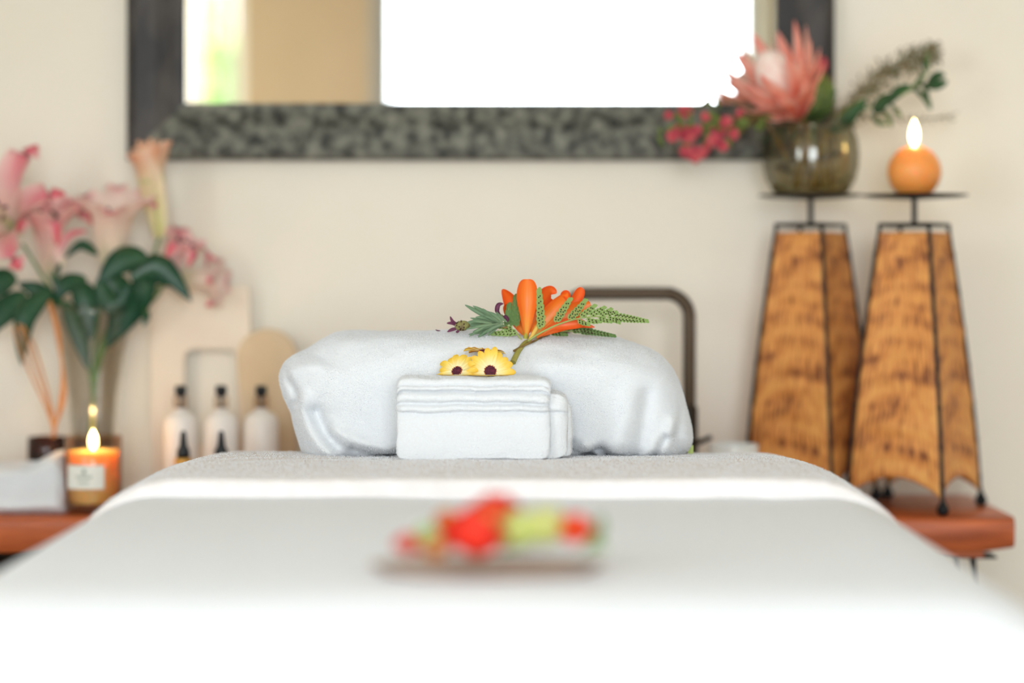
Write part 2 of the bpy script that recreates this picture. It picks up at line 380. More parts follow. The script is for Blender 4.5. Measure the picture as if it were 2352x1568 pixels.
# ================================================================ massage table and its coverings
X0 = -.028
def prof_pts(flat, r, drop, n=10, grow=0):
    """half cross-section from the middle out and down"""
    pts = [(flat*i/14, 0) for i in range(14)]
    pts += [(flat+r*math.sin(PI/2*i/n), -r*(1-math.cos(PI/2*i/n))) for i in range(n+1)]
    pts += [(flat+r+.012*i/8, -r-drop*i/8) for i in range(1, 9)]
    return pts
def topz(y):
    z = 0
    if y > 3.02: z -= .055*(y-3.02)+.10*max(0, y-3.25)**2
    return z
def cover(y0, y1, z, flat, r, drop, rows_n, wav, thick=.0, head=True, foot=True, nr=.004, rf=.18):
    hp = prof_pts(flat, r, drop); full = [(-a, b) for a, b in hp[::-1]]+hp[1:]
    ys = []
    R_e = .09
    rows = []
    K = rows_n
    ext = []
    if foot and thick == 0: ext = [(y0+R_e*(1-math.cos(PI/2*i/6))-R_e*0, -R_e*(1-math.sin(PI/2*i/6))) for i in range(7)]
    seq = []
    if foot and thick == 0:
        seq.append((y0-.004, -rf-.4)); seq.append((y0-.001, -rf-.2)); seq.append((y0-.001, -rf-.08))
        seq += [(y0+rf*1.45*(1-math.cos(PI/2*i/12)), -rf*(1-math.sin(PI/2*i/12))) for i in range(13)]
    elif thick:
        seq += [(y0+.004+thick*.45*(1-math.cos(a))*1.0, -thick*(.5)-thick*.5*math.cos(PI-a) if 0 else -thick*.5*(1-math.sin(a-PI/2)) ) for a in [PI*i/8 for i in range(9)]]
        seq = [(y0+thick*.5-thick*.5*math.cos(t), -thick*.5+thick*.5*math.sin(t)) for t in [-PI/2+.0+PI*i/10 for i in range(11)]]
        seq = [(y0, -thick-.007), (y0-.0005, -thick*.8), (y0, -thick*.5)]+[(y0+thick*.5-thick*.5*math.cos(PI/2*i/6), -thick*.5+thick*.5*math.sin(PI/2*i/6)) for i in range(1, 7)]
    st = seq[-1][0] if seq else y0
    en = y1-R_e if head else y1
    seq += [(st+(en-st)*i/K, 0) for i in range(1, K+1)]
    if head:
        seq += [(y1-R_e+R_e*math.sin(PI/2*i/7), -R_e*(1-math.cos(PI/2*i/7))) for i in range(1, 8)]
        seq += [(y1+.002, -R_e-.08), (y1+.004, -R_e-.2)]
    for y, dz in seq:
        row = []
        for i, (a, b) in enumerate(full):
            x = X0+a; zz = z+b+dz+topz(y)
            if dz < -.02 and thick == 0: # round the corner where two hems meet
                zz = z+min(b, dz) + topz(y) - .3*max(0, min(-b, -dz)) if -b < .2 else z+b+topz(y)
                x = X0+a*(1-.02*(-dz)/.1)
            w = wav(x, y, b)
            nx = 0 if b > -r*.5 else (1 if a > 0 else -1)
            row.append(Vector((x+nx*w, y, zz+(w if not nx else 0))))
        rows.append(row)
    m = MB(); m.grid(rows); return m
bed = thing('massage_table', (X0, 2.4, 0), 'padded massage table hidden beneath white sheets and towels', 'massage table')
m = MB(); m.box((X0-.40, 1.90, .62), (X0+.40, 3.38, .735)); m.build('padded_top', mat('cream_vinyl', (220, 208, 190), .5), bed, bevel=.02)
for sx in (-.33, .33):
    for y in (2.0, 3.28):
        m = MB(); m.box((X0+sx-.025, y-.025, 0), (X0+sx+.025, y+.025, .62)); m.build('leg', M_wood, bed, smooth=False, bevel=.004)
def wav_sheet(x, y, b):
    w = .0035*noise.noise(Vector((x*2.2, y*1.3, 1)))+.0022*noise.noise(Vector((x*7, y*2.2, 3)))
    if b < -.1: w += .012*math.sin(y*11+2*math.sin(y*3))*min(1, (-b-.1)/.2)
    if y < 1.95: w += .0030*math.sin(x*16+3*noise.noise(Vector((x*3, y*2, 9))))*min(1, (1.95-y)/.15)*min(1, max(0, 1+b*8))
    if y > 2.6: w -= .002
    return w
SZ = .757
o = cover(1.70, 3.44, SZ, .462, .15, .42, 150, wav_sheet).build('bed_sheet', M_sheet)
tag(o, 'smooth white cotton sheet draped over the massage table towards the viewer', 'sheet')
def wav_blk(x, y, b):
    w = .0018*noise.noise(Vector((x*5, y*4, 7)))+.0009*noise.noise(Vector((x*22, y*16, 7)))
    if y > 2.98 and -.5 < x-X0 < -.22:
        k = min(1, (y-2.98)/.1)*math.sin(PI*min(1, max(0, (x-X0+.5)/.28)))
        w += .0042*k*math.sin((x*.9+y*.5)*2*PI/.035)
    return w
o = cover(2.758, 3.47, .781, .435, .167, .20, 170, wav_blk, thick=.021, foot=True).build('terry_blanket', M_blanket)
tag(o, 'warm white terry blanket laid across the head end under the draped pillow', 'blanket')
pile(o, 'terry_pile', 90000, .0022, M_pile, zmin=.66, wid=.0005)
def bedz(y): return .781+topz(y)
# ================================================================ draped pillow
sil = [(700, 1046), (682, 1008), (664, 945), (648, 905), (640, 868), (650, 838), (672, 820), (705, 806), (735, 785), (775, 768), (850, 761), (1000, 759), (1130, 763), (1200, 770),
       (1300, 771), (1400, 775), (1445, 786), (1500, 806), (1540, 838), (1565, 885), (1580, 940), (1591, 985), (1590, 1018), (1570, 1040), (1535, 1047), (1510, 1050), (1480, 1050), (1440, 1050), (1398, 1050), (1373, 1036), (1345, 1051),
       (1250, 1052), (1100, 1052), (950, 1052), (880, 1046), (820, 1052), (750, 1052)]
PYC = 3.30; PD = .135
S = catmull([(a, b, 0) for a, b in sil], 260, True); Cp = (1120, 930)
creases = [([(735, 830), (690, 845), (668, 872)], 10, .006), ([(668, 872), (690, 905), (668, 950)], 9, -.012), ([(706, 905), (712, 960), (745, 1010), (790, 1048)], 14, .012), ([(735, 935), (760, 985), (800, 1030), (830, 1050)], 12, -.013),
           ([(780, 975), (850, 1010), (905, 1022)], 12, .010), ([(820, 1020), (870, 1035), (915, 1045)], 9, -.018), ([(1330, 1000), (1355, 1020), (1375, 1048)], 9, .010), ([(1345, 1040), (1372, 1024), (1400, 1046)], 9, -.030),
           ([(1440, 900), (1425, 970), (1400, 1030)], 15, .008), ([(1480, 900), (1470, 980), (1455, 1045)], 13, -.008), ([(1540, 960), (1515, 1010), (1478, 1040)], 10, .012), ([(1520, 1000), (1495, 1035), (1475, 1048)], 7, -.016),
           ([(1565, 930), (1550, 990), (1560, 1035)], 10, -.008), ([(1060, 800), (1200, 800), (1330, 812)], 14, -.004), ([(1000, 790), (1100, 790), (1190, 785)], 12, .004), ([(1260, 830), (1400, 838), (1520, 870)], 18, .004), ([(760, 800), (860, 805), (980, 830)], 20, -.004)]
crv = [(np.array([(p.x, p.y) for p in catmull([(a, b, 0) for a, b in c], 30)]), w, am) for c, w, am in creases]
rows = []; NP = 90
for i in range(NP+1):
    ph = -PI/2+PI*i/NP; k = max(abs(math.cos(ph)), 1e-3)**.42; sg = math.sin(ph)
    y = PYC+PD*(1 if sg > 0 else -1)*abs(sg)**.9
    row = []
    for p in S:
        px = Cp[0]+(p.x-Cp[0])*k; py = Cp[1]+(p.y-Cp[1])*k
        q = P(px, py, 3.275); q.y = y
        if sg < .3:
            dy = 0
            for c, w, am in crv:
                d2 = ((c[:, 0]-px)**2+(c[:, 1]-py)**2).min(); dy += 1.35*am*math.exp(-d2/(2*w*w))
            q.y -= dy*min(1, (.3-sg)*1.5)
        n3 = .004*noise.noise(q*9)+.0022*noise.noise(q*26+Vector((3, 3, 3)))+.0009*noise.noise(q*90)
        q += Vector(((q.x)*.3*0, -n3 if sg < 0 else n3, n3))
        lo = bedz(q.y)+.0005
        if q.z < lo: q.z = lo
        row.append(q)
    rows.append(row)
m = MB(); m.grid(rows, True)
pil = m.build('draped_pillow', M_terry); tag(pil, 'large bolster pillow wrapped in white terry towel at the head of the bed', 'pillow')
bvh = BVHTree.FromPolygons([Vector(v) for v in m.v], m.f)
pile(pil, 'terry_pile', 170000, .0022, M_pile, ymax=3.36, wid=.00034)
camv = Vector((0, 0, ZC))
def on_pil(px, py, off=.004):
    d = (P(px, py, 1)-camv).normalized(); h = bvh.ray_cast(camv, d)
    if h[0] is None: return P(px, py, 3.26)
    return h[0]-d*off
# green-yellow tag at the pillow's lower right
t0 = P(1588, 1022, 3.30)
m = MB(); m.box((t0.x-.006, 3.295, bedz(3.3)-.001), (t0.x+.003, 3.302, t0.z)); m.build('tag', mat('lime_label', (190, 206, 120), .6), pil, smooth=False)
# ================================================================ small folded towel
TF = 3.046; tz = bedz(TF)
def zpx(py, d=TF): return P(0, py, d).z
def towel_body(x0, x1, prof, skew=0, amp=.0018, seed=0, r=.012):
    m = MB(); K = 90; cy = sum(p[0] for p in prof)/len(prof); cz = sum(p[1] for p in prof)/len(prof)
    pr = catmull([(0, a, b) for a, b in prof], 150, True); rows = []
    L = x1-x0
    for i in range(K+1):
        t = i/K
        # ease so that the ends are finely sampled and rounded
        e = .5-.5*math.cos(PI*t); x = x0+L*e; dd = min(x-x0, x1-x)
        s_ = math.sqrt(max(0, 1-(1-min(1, dd/r))**2)); k = 1-(r*.9)*(1-s_)/.05 if 0 else 1
        row = []
        for p in pr:
            v = Vector((0, p.y-cy, p.z-cz)); ln = v.length
            v = v*((ln-r*.8*(1-s_))/ln if ln > r else s_)
            q = Vector((x+skew*(p.z-cz), cy+v.y, cz+v.z))
            q += Vector((0, 1, 1))*amp*(noise.noise(q*18+Vector((seed, 0, 0)))*1.4+.7*noise.noise(q*60))
            wob = .0016*noise.noise(Vector((x*14, q.z*30, seed+5)))+(.0022*noise.noise(Vector((x*9, q.z*9, seed+2)))-.006*((x-(x0+x1)/2)/.12)**2*.25)*min(1, (q.z-tz)/.05)
            q.z += wob; q.x += .0035*noise.noise(Vector((q.z*48, q.y*20, seed+1)))*(1 if dd < .03 else .2)
            if q.z < tz+.0004: q.z = tz+.0004
            row.append(q)
        rows.append(row)
    m.grid(rows, True); m.cap(rows[0], flip=False); m.cap(rows[-1], flip=True)
    return m
zt = zpx(869)+.001
def ridge(z0, z1, yo, d=.004):  # a rounded fold edge between two heights
    return [(yo+.004, z0+(z1-z0)*.04), (yo-d*.4, z0+(z1-z0)*.3), (yo-d*.4, z0+(z1-z0)*.7), (yo+.003, z0+(z1-z0)*.97)]
tb = TF+.106
prof = [(TF+.012, tz), (TF+.001, tz+.006), (TF-.002, tz+.03), (TF-.001, zpx(965)), (TF+.004, zpx(950))]
for a, b, yo in ((947, 928, .001), (926, 901, .0015), (899, 884, .004)):
    prof += ridge(zpx(a), zpx(b), TF+yo, .006)
prof += [(TF+.006, zpx(880)), (TF+.012, zt-.001), (TF+.04, zt+.001), (tb-.01, zt-.002), (tb, zt-.012), (tb+.002, tz+.05), (tb-.002, tz+.004), (tb-.02, tz)]
tw = towel_body(P(911, 0, TF).x, P(1263, 0, TF).x, prof)
tow = tw.build('folded_towel', M_terry_soft); tag(tow, 'small folded white terry towel standing in front of the draped pillow', 'towel')
pr2 = [(TF+.03, tz), (TF+.018, tz+.006), (TF+.014, tz+.05), (TF+.016, zpx(960)), (TF+.02, zpx(950)), (TF+.014, zpx(940)), (TF+.018, zpx(915)), (TF+.028, zpx(906)), (tb-.02, zpx(904)), (tb-.006, zpx(915)), (tb-.004, tz+.05), (tb-.012, tz)]
f1 = towel_body(P(1225, 0, TF).x, P(1304, 0, TF+.01).x, pr2, seed=9, r=.02).build('inner_fold', M_terry_soft, tow)
pr3 = [(TF+.045, tz), (TF+.032, tz+.006), (TF+.028, tz+.05), (TF+.034, zpx(935)), (TF+.048, zpx(928)), (tb-.02, zpx(926)), (tb-.01, zpx(935)), (tb-.008, tz+.05), (tb-.016, tz)]
f2 = towel_body(P(1270, 0, TF).x, P(1314, 0, TF+.02).x, pr3, seed=19, r=.016).build('inner_fold', M_terry_soft, tow)
pile(tow, 'terry_pile', 60000, .0020, M_pile, wid=.0004)
pile(f1, 'terry_pile', 9000, .0020, M_pile, wid=.0004); pile(f2, 'terry_pile', 7000, .0020, M_pile, wid=.0004)
# ================================================================ yellow daisies
M_dpet = petal_mat('daisy_petal', [(0, (255, 250, 224)), (.3, (255, 244, 186)), (.62, (255, 220, 96)), (1, (248, 196, 50))], trans=.2, streak=.35)
M_dpet2 = petal_mat('daisy_petal_brown', [(0, (226, 150, 40)), (.5, (190, 110, 30)), (1, (130, 70, 24))], edge=(240, 190, 60), trans=.15)
M_deye = mat('daisy_eye', (74, 26, 44), .8, (110, 40, 60), 300)
M_anth = mat('daisy_anther', (236, 140, 50), .7)
def daisy(c, face, rad, w, npet, label, seed=0, cupa=.15, mats=(M_dpet,), zmin=None, miss=(), eye=.0125):
    rnd = random.Random(seed); face = Vector(face).normalized(); X = Vector((0, 0, 1)).cross(face)
    X = X.normalized() if X.length > .05 else Vector((1, 0, 0)); Y = face.cross(X).normalized(); c = Vector(c)
    o = thing('yellow_daisy', c, label, 'flower', 'yellow daisies on the small folded towel')
    for i in range(npet):
        if i in miss: continue
        a = 2*PI*(i+rnd.uniform(-.15, .15))/npet; r_ = X*math.cos(a)+Y*math.sin(a); L = rad*rnd.uniform(.9, 1.06)
        cu = cupa+rnd.uniform(-.06, .06); m = MB()
        m.ribbon([c+r_*eye*.5+face*.0004*(i%2), c+r_*L*.4+face*L*cu*.25, c+r_*L*.75+face*L*cu*.5, c+r_*L+face*L*(cu*.5-.05)], w*rnd.uniform(.9, 1.1), face, .25, 10, 6,
                 prof=lambda t: (.30+.70*math.sin(PI*min(1, t*.62+.1))**.9)*(1 if t < .6 else max(.06, 1-((t-.6)/.4)**2.4)**.7), zmin=zmin)
        m.build('petal', mats[i % len(mats)], o)
    m = MB(); Mx = Matrix((X, Y, face)).transposed()
    m.ell(c+face*.0005, (eye, eye, eye*.35), 18, 8, 0, Mx)
    for i in range(46):
        rr = eye*math.sqrt((i+.5)/46); a = i*2.4; q = c+X*rr*math.cos(a)+Y*rr*math.sin(a)+face*eye*.35*math.sqrt(max(0, 1-(rr/eye)**2)*.9+.1)
        if zmin is None or q.z > zmin: m.ell(q, .00125, 6, 4, 0)
    for i in range(16):
        a = 2*PI*i/16; q = c+(X*math.cos(a)+Y*math.sin(a))*eye*1.0+face*eye*.25
        if zmin is None or q.z > zmin: m.ell(q, .0009, 6, 4, 1)
    m.build('flower_eye', [M_deye, M_anth], o)
    return o
zT = zt+.0012
daisy(P(1126, 853, 3.112), (.03, -1, .28), .0385, .0062, 18, 'largest yellow daisy facing forward with a dark purple eye', 1, .07, zmin=zT, eye=.0095)
daisy(P(1050, 853, 3.118), (-.35, -1, .8), .033, .0062, 14, 'smaller tilted yellow daisy at the left of the large one', 2, .16, zmin=zT, eye=.0085)
# third daisy, lying higher against the pillow and seen from its edge
c3 = on_pil(1110, 808, .016)
daisy(c3, (.1, -.12, 1), .034, .0046, 15, 'yellow daisy with browned petals seen edge on, behind the two others', 3, .12, (M_dpet2, M_dpet, M_dpet2, M_dpet), eye=.007)
# ================================================================ orange blooms, fern and sprigs on top of the pillow
M_opet = petal_mat('orange_petal', [(0, (240, 196, 70)), (.2, (255, 180, 80)), (.5, (255, 138, 36)), (1, (254, 126, 30))], edge=(246, 98, 22), eamt=.75, trans=.22, streak=.45, rough=.4)
M_opet2 = petal_mat('orange_petal_deep', [(0, (250, 170, 80)), (.4, (250, 116, 34)), (1, (248, 100, 28))], edge=(238, 76, 22), eamt=.7, trans=.22, streak=.4, rough=.4)
def leafprof(t): return math.sin(PI*min(1, t*.94+.04))**.8
def petprof(k=.3):   # narrow base, broad rounded tip
    return lambda t: (k*.5+(1-k*.5)*(t/.68)**1.3 if t < .68 else math.sqrt(max(0, 1-((t-.68)/.325)**2))) if t < 1 else .04
def px_ribbon(name, pts, w, mt, parent, cup=.3, prof=leafprof, hint=(0, -1, 0), n=60, m_=10, off=0, solid=0):
    """pts: (px, py, distance)"""
    m = MB(); c = [P(a, b, d) for a, b, d in pts]; m.ribbon(c, w/F*c[0].y, hint, cup, n, m_, prof=prof)
    return m.build(name, mt, parent, solid=solid)
g0 = on_pil(1208, 776, .006)
ob = thing('orange_blossom', g0, 'tall orange trumpet blossom standing upright on top of the draped pillow', 'flower', 'orange trumpet blossoms')
D0 = g0.y
px_ribbon('petal', [(1207, 770, D0), (1190, 735, D0+.012), (1172, 692, D0+.012), (1154, 664, D0+.002)], 19, M_opet2, ob, .4, leafprof)
px_ribbon('petal', [(1205, 765, D0+.006), (1185, 735, D0+.018), (1170, 712, D0+.014), (1157, 702, D0)], 16, M_opet2, ob, .4, petprof(.5))
px_ribbon('petal', [(1209, 768, D0+.006), (1228, 725, D0+.014), (1248, 684, D0+.006), (1264, 668, D0-.004), (1279, 672, D0-.01)], 17, M_opet2, ob, .4, leafprof)
px_ribbon('petal', [(1209, 768, D0+.008), (1228, 735, D0+.02), (1236, 700, D0+.022), (1262, 688, D0+.012)], 14, M_opet2, ob, .4, petprof(.5))
px_ribbon('petal', [(1206, 768, D0+.008), (1196, 720, D0+.02), (1200, 690, D0+.022), (1202, 668, D0+.018)], 18, M_opet2, ob, .5, petprof(.5))
px_ribbon('petal', [(1208, 772, D0-.002), (1210, 740, D0-.012), (1211, 690, D0-.014), (1211, 641, D0-.006)], 25, M_opet, ob, .55, petprof(.28), n=22)
m = MB(); m.tube([P(1207, 785, D0), P(1208, 770, D0), P(1208, 762, D0)], lambda t: (.0035+.0018*t), 10, 10); m.build('calyx', mat('green_calyx', (172, 168, 60), .5), ob)
b1 = on_pil(1228, 778, .008); D1_ = b1.y
ob2 = thing('orange_blossom', b1, 'orange blossom leaning right behind the fern leaflets on the draped pillow', 'flower', 'orange trumpet blossoms')
px_ribbon('petal', [(1222, 772, D1_), (1250, 740, D1_+.005), (1285, 700, D1_+.004), (1304, 673, D1_-.004)], 22, M_opet, ob2, .35, leafprof)
px_ribbon('petal', [(1232, 765, D1_+.004), (1262, 735, D1_+.012), (1290, 690, D1_+.012), (1300, 676, D1_+.002), (1306, 690, D1_-.004)], 10, M_opet2, ob2, .4, petprof(.7))
px_ribbon('petal', [(1240, 768, D1_+.003), (1275, 740, D1_+.006), (1310, 718, D1_+.006), (1357, 698, D1_+.006)], 19, M_opet, ob2, .3, petprof(.5))
px_ribbon('petal', [(1270, 740, D1_+.012), (1300, 715, D1_+.014), (1322, 690, D1_+.014), (1337, 660, D1_+.008)], 14, M_opet2, ob2, .4, lambda t: .28+.1*t if t < .45 else .325+.6*math.sin(PI/2*(t-.45)/.32) if t < .77 else .925*math.sqrt(max(0, 1-((t-.77)/.235)**2)))
px_ribbon('petal', [(1234, 772, D1_+.002), (1275, 756, D1_+.004), (1320, 745, D1_+.006), (1366, 751, D1_+.004)], 9, M_opet2, ob2, .3)
px_ribbon('petal', [(1232, 774, D1_+.002), (1268, 752, D1_-.002), (1300, 744, D1_-.004), (1345, 742, D1_)], 13, M_opet2, ob2, .4, petprof(.6))
px_ribbon('petal', [(1232, 766, D1_+.01), (1250, 720, D1_+.018), (1262, 695, D1_+.018), (1270, 688, D1_+.012)], 12, M_opet2, ob2, .4, petprof(.6))
m = MB(); m.tube([P(1214, 786, D1_-.004), P(1224, 768, D1_-.004), P(1236, 748, D1_-.002), P(1250, 735, D1_)], lambda t: .0030+.0012*t, 10, 16); m.build('flower_tube', mat('yellow_tube', (226, 184, 84), .5), ob2)
# stems
def surf_tube(name, pix, r, mt, parent=None, off=.004, label=None, cat=None):
    m = MB(); m.tube([on_pil(a, b, off) for a, b in pix], r, 8, 30); return m.build(name, mt, parent)
surf_tube('stem', [(1212, 783), (1205, 788), (1190, 808), (1178, 832)], lambda t: .0028+.0022*t, mat('olive_stem', (150, 148, 72), .5, (172, 160, 80), 60), ob, .005)
surf_tube('stem', [(1262, 768), (1225, 784), (1200, 795), (1180, 806)], lambda t: .0016+.0004*t, M_brownstem, ob2, .008)
# fern fronds
M_fern = petal_mat('fern_leaflet', [(0, (150, 178, 96)), (1, (138, 172, 88))], trans=.25)
M_fern2 = petal_mat('fern_leaflet_dark', [(0, (96, 130, 58)), (1, (84, 122, 50))], trans=.2)
M_sori = mat('fern_spores', (58, 34, 22), .9); M_rach = mat('fern_rib', (160, 172, 96), .5)
def pinna(parent, b, t, w, D, npair, mt, bend=0, dots=True, D2=None):
    """leaflet b->t in px, lobed along both sides, spore dots on the lobes"""
    D2 = D2 or D; m = MB(); bx_, by_ = b; tx, ty = t; L = math.hypot(tx-bx_, ty-by_); ux, uy = (tx-bx_)/L, (ty-by_)/L; nx, ny = -uy, ux
    def pt(s, v, dd=0): return P(bx_+ux*s*L+nx*v+nx*bend*math.sin(PI*s), by_+uy*s*L+ny*v+ny*bend*math.sin(PI*s), D+(D2-D)*s+dd)
    m.tube([pt(0, 0), pt(.5, 0), pt(1, 0)], .0004, 5, 8, 1)
    npair = max(4, round(npair*.8)); w = w*.76
    for i in range(npair):
        s = (i+.35)/npair; ww = w*(1-.85*s**1.5)*(1 if s > .12 else .8); ll = L/npair*1.45
        for sd in (-1, 1):
            s0 = s+(.25/npair if sd > 0 else 0)
            c = [pt(s0, sd*.4), pt(s0+.25*ll/L, sd*ww*.5, -.0004), pt(s0+.75*ll/L, sd*ww, .0006)]
            m.ribbon(c, ll*.29/F*D, (0, -1, 0), .15, 6, 4, 0, prof=lambda t: math.sin(PI*min(1, t*.85+.12))**.55)
            if dots and ww > 3:
                for q in ((.22, .38), (.52, .62)) if ww > 7 else ((.3, .45),):
                    m.ell(pt(s0+q[0]*ll/L+.05*ll/L, sd*ww*q[1], -.0012), (.0012, .0006, .0012), 7, 5, 2)
    c = [pt(.9, 0), pt(.96, 0, -.0003), pt(1.03, 0)]; m.ribbon(c, w*.18/F*D, (0, -1, 0), .1, 5, 3, 0)
    return m.build('leaflet', [mt, M_rach, M_sori], parent)
DF = D0-.022
fern = thing('fern_frond', P(1235, 775, DF), 'long green fern frond with dark spore dots reaching right beyond the orange blossoms', 'fern')
m = MB(); m.tube([P(1178, 806, DF+.02), P(1210, 785, DF+.004), P(1240, 765, DF), P(1290, 742, DF), P(1350, 728, DF), P(1420, 729, DF), P(1484, 737, DF)], lambda t: .0019*(1-.8*t)+.0002, 8, 50); m.build('rachis', M_rach, fern)
for b, t, w, n_ in (((1243, 758), (1238, 668), 12, 9), ((1275, 742), (1309, 688), 12, 8), ((1305, 735), (1344, 690), 12, 7), ((1332, 729), (1366, 702), 10, 6), ((1354, 726), (1388, 706), 10, 6), ((1375, 725), (1403, 710), 9, 5),
                    ((1394, 725), (1416, 716), 8, 5), ((1345, 733), (1378, 738), 8, 5), ((1372, 730), (1402, 738), 8, 5), ((1395, 729), (1422, 740), 8, 5), ((1325, 735), (1352, 745), 7, 5)):
    pinna(fern, b, t, w, DF-.002, n_, M_fern, bend=random.uniform(-2, 2))
pinna(fern, (1408, 727), (1486, 737), 14, DF-.002, 12, M_fern)
DG = D0+.012
fern2 = thing('fern_frond', P(1250, 770, DG), 'darker fern frond lying low on the pillow beneath the long spotted frond', 'fern')
m = MB(); m.tube([P(1225, 780, DG-.012), P(1270, 762, DG), P(1340, 762, DG), P(1410, 770, DG)], lambda t: .0014*(1-.8*t)+.0002, 8, 30); m.build('rachis', M_rach, fern2)
for b, t, w, n_ in (((1290, 752), (1345, 748), 9, 8), ((1300, 760), (1320, 740), 8, 5), ((1312, 760), (1358, 757), 8, 7), ((1262, 764), (1300, 768), 7, 6), ((1330, 762), (1375, 765), 7, 7), ((1235, 768), (1262, 756), 7, 5)):
    pinna(fern2, b, t, w, DG-.004, n_, M_fern2)
pinna(fern2, (1335, 758), (1411, 771), 10, DG-.004, 12, M_fern2)
DH = D0-.006
fern3 = thing('fern_frond', P(1195, 775, DH), 'short spotted fern frond pointing left with upright dark green leaflets beside the tall blossom', 'fern')
m = MB(); m.tube([P(1200, 792, DH), P(1196, 778, DH), P(1175, 755, DH), P(1145, 752, DH), P(1115, 748, DH)], lambda t: .0016*(1-.7*t)+.0002, 8, 30); m.build('rachis', M_rach, fern3)
for b, t, w, n_, mt in (((1190, 762), (1130, 766), 11, 9, M_fern), ((1180, 756), (1140, 750), 8, 6, M_fern), ((1176, 752), (1184, 682), 7, 8, M_fern2), ((1164, 752), (1169, 702), 7, 5, M_fern2), ((1186, 752), (1191, 708), 6, 6, M_fern2)):
    pinna(fern3, b, t, w, DH-.004, n_, mt, bend=random.uniform(-1.5, 1.5), dots=mt is M_fern or w > 8)
# grey-green sprig with purple heads
M_sage = petal_mat('grey_green_leaf', [(0, (128, 150, 112)), (1, (106, 138, 104))], edge=(92, 122, 92), eamt=.5, trans=.15)
M_purple = mat('purple_petal', (112, 52, 84), .6, (88, 40, 66), 80); M_head = mat('seed_head', (112, 96, 70), .9, (150, 150, 84), 120)
DS = D0-.014
sprig = thing('lavender_sprig', P(1150, 752, DS), 'grey-green leafy sprig with purple-tipped flower heads at the left of the orange blossom', 'sprig')
m = MB(); m.tube([P(1165, 752, DS), P(1130, 746, DS), P(1100, 746, DS+.004), P(1075, 748, DS+.006)], .0022, 8, 24); m.build('stem', M_brownstem, sprig)
for pts, w in (([(1150, 738), (1110, 722), (1068, 700)], 8), ([(1146, 742), (1112, 716), (1086, 702)], 6), ([(1154, 738), (1125, 728), (1102, 712)], 7), ([(1155, 736), (1130, 722), (1104, 712)], 6), ([(1155, 740), (1110, 736), (1068, 742)], 8),
               ([(1150, 742), (1112, 752), (1078, 772)], 6), ([(1146, 744), (1120, 758), (1098, 774)], 8), ([(1148, 742), (1100, 745), (1072, 748)], 6), ([(1135, 746), (1112, 760), (1076, 768)], 5), ([(1140, 740), (1108, 735), (1080, 730)], 5),
               ([(1156, 744), (1132, 752), (1118, 764)], 6), ([(1120, 745), (1098, 758), (1086, 762)], 5), ([(1152, 738), (1140, 726), (1124, 716)], 6), ([(1165, 740), (1150, 728), (1140, 716)], 5), ([(1160, 748), (1140, 750), (1125, 755)], 5), ([(1150, 741), (1118, 730), (1092, 728)], 6), ([(1148, 744), (1122, 756), (1106, 770)], 5), ([(1140, 746), (1110, 752), (1090, 764)], 6), ([(1130, 742), (1102, 738), (1084, 736)], 5), ([(1158, 742), (1138, 734), (1112, 724)], 6), ([(1150, 746), (1128, 764), (1120, 770)], 4), ([(1136, 744), (1106, 748), (1070, 756)], 5), ([(1145, 738), (1120, 718), (1108, 708)], 4)):
    dd = random.uniform(-.014, .004); px_ribbon('leaf', [(a, b, DS+dd-.002*i) for i, (a, b) in enumerate(pts)], w*.72, M_sage, sprig, .35)
m = MB(); m.ell(P(1062, 748, DS), (.0125, .009, .0085), 16, 10, 0, Matrix.Rotation(R(-6), 3, 'Y'))
for i in range(26):
    a = random.uniform(0, 2*PI); t = random.uniform(-.9, .3); q = P(1062, 748, DS)+Vector((t*.012, math.cos(a)*.009*math.sqrt(1-t*t), math.sin(a)*.0085*math.sqrt(1-t*t)))
    m.ell(q, .0013, 6, 4, 1)
m.build('flower_head', [M_head, M_sori], sprig)
for pts, w in (([(1052, 745), (1040, 738), (1034, 726)], 3.6), ([(1050, 748), (1038, 742), (1026, 742)], 3.6), ([(1052, 754), (1040, 756), (1027, 762)], 4), ([(1056, 758), (1050, 762), (1048, 764)], 3), ([(1150, 724), (1142, 714), (1145, 700), (1156, 697)], 5.5), ([(1152, 734), (1160, 727), (1166, 733), (1164, 741)], 4), ([(1000, 757), (1006, 759), (1012, 759)], 1.5)):
    px_ribbon('purple_petal', [(a, b, DS-.001) for a, b in pts], w, M_purple, sprig, .7)
m = MB(); m.ell(P(1146, 730, DS+.002), (.009, .007, .007), 12, 8); m.build('flower_head', mat('pale_bract', (140, 148, 104), .8, (112, 120, 84), 80), sprig)
# ================================================================ helpers for vessels
def thick_lathe(outer, th):
    inner = [(max(r-th, .0005), z) for r, z in outer[::-1]]
    inner = [(r, max(z, outer[0][1]+th)) for r, z in inner]
    return outer+inner
M_flame = flame_mat('candle_flame', (255, 214, 130), 7); M_wick = mat('wick', (40, 30, 24), .9)
def flame(base, h, w, parent, lean=.0):
    m = MB(); prof = [(w*math.sin(PI*min(1, (t*.97+.03)))**.8*(1-.45*t), h*t) for t in [i/14 for i in range(15)]]
    m.lathe([(max(r, .0003), z) for r, z in prof], base, 16); m.build('flame', M_flame, parent)
    k = MB(); k.tube([Vector(base)-Vector((0, 0, .008)), Vector(base)+Vector((0, 0, h*.25))], .0008, 6); k.build('wick', M_wick, parent)
    l = bpy.data.lights.new('candle_light', 'POINT'); l.energy = .6; l.color = (1, .62, .28); l.shadow_soft_size = .008
    o = bpy.data.objects.new('candle_light', l); col.objects.link(o); o.location = Vector(base)+Vector((0, 0, h*.6)); return l
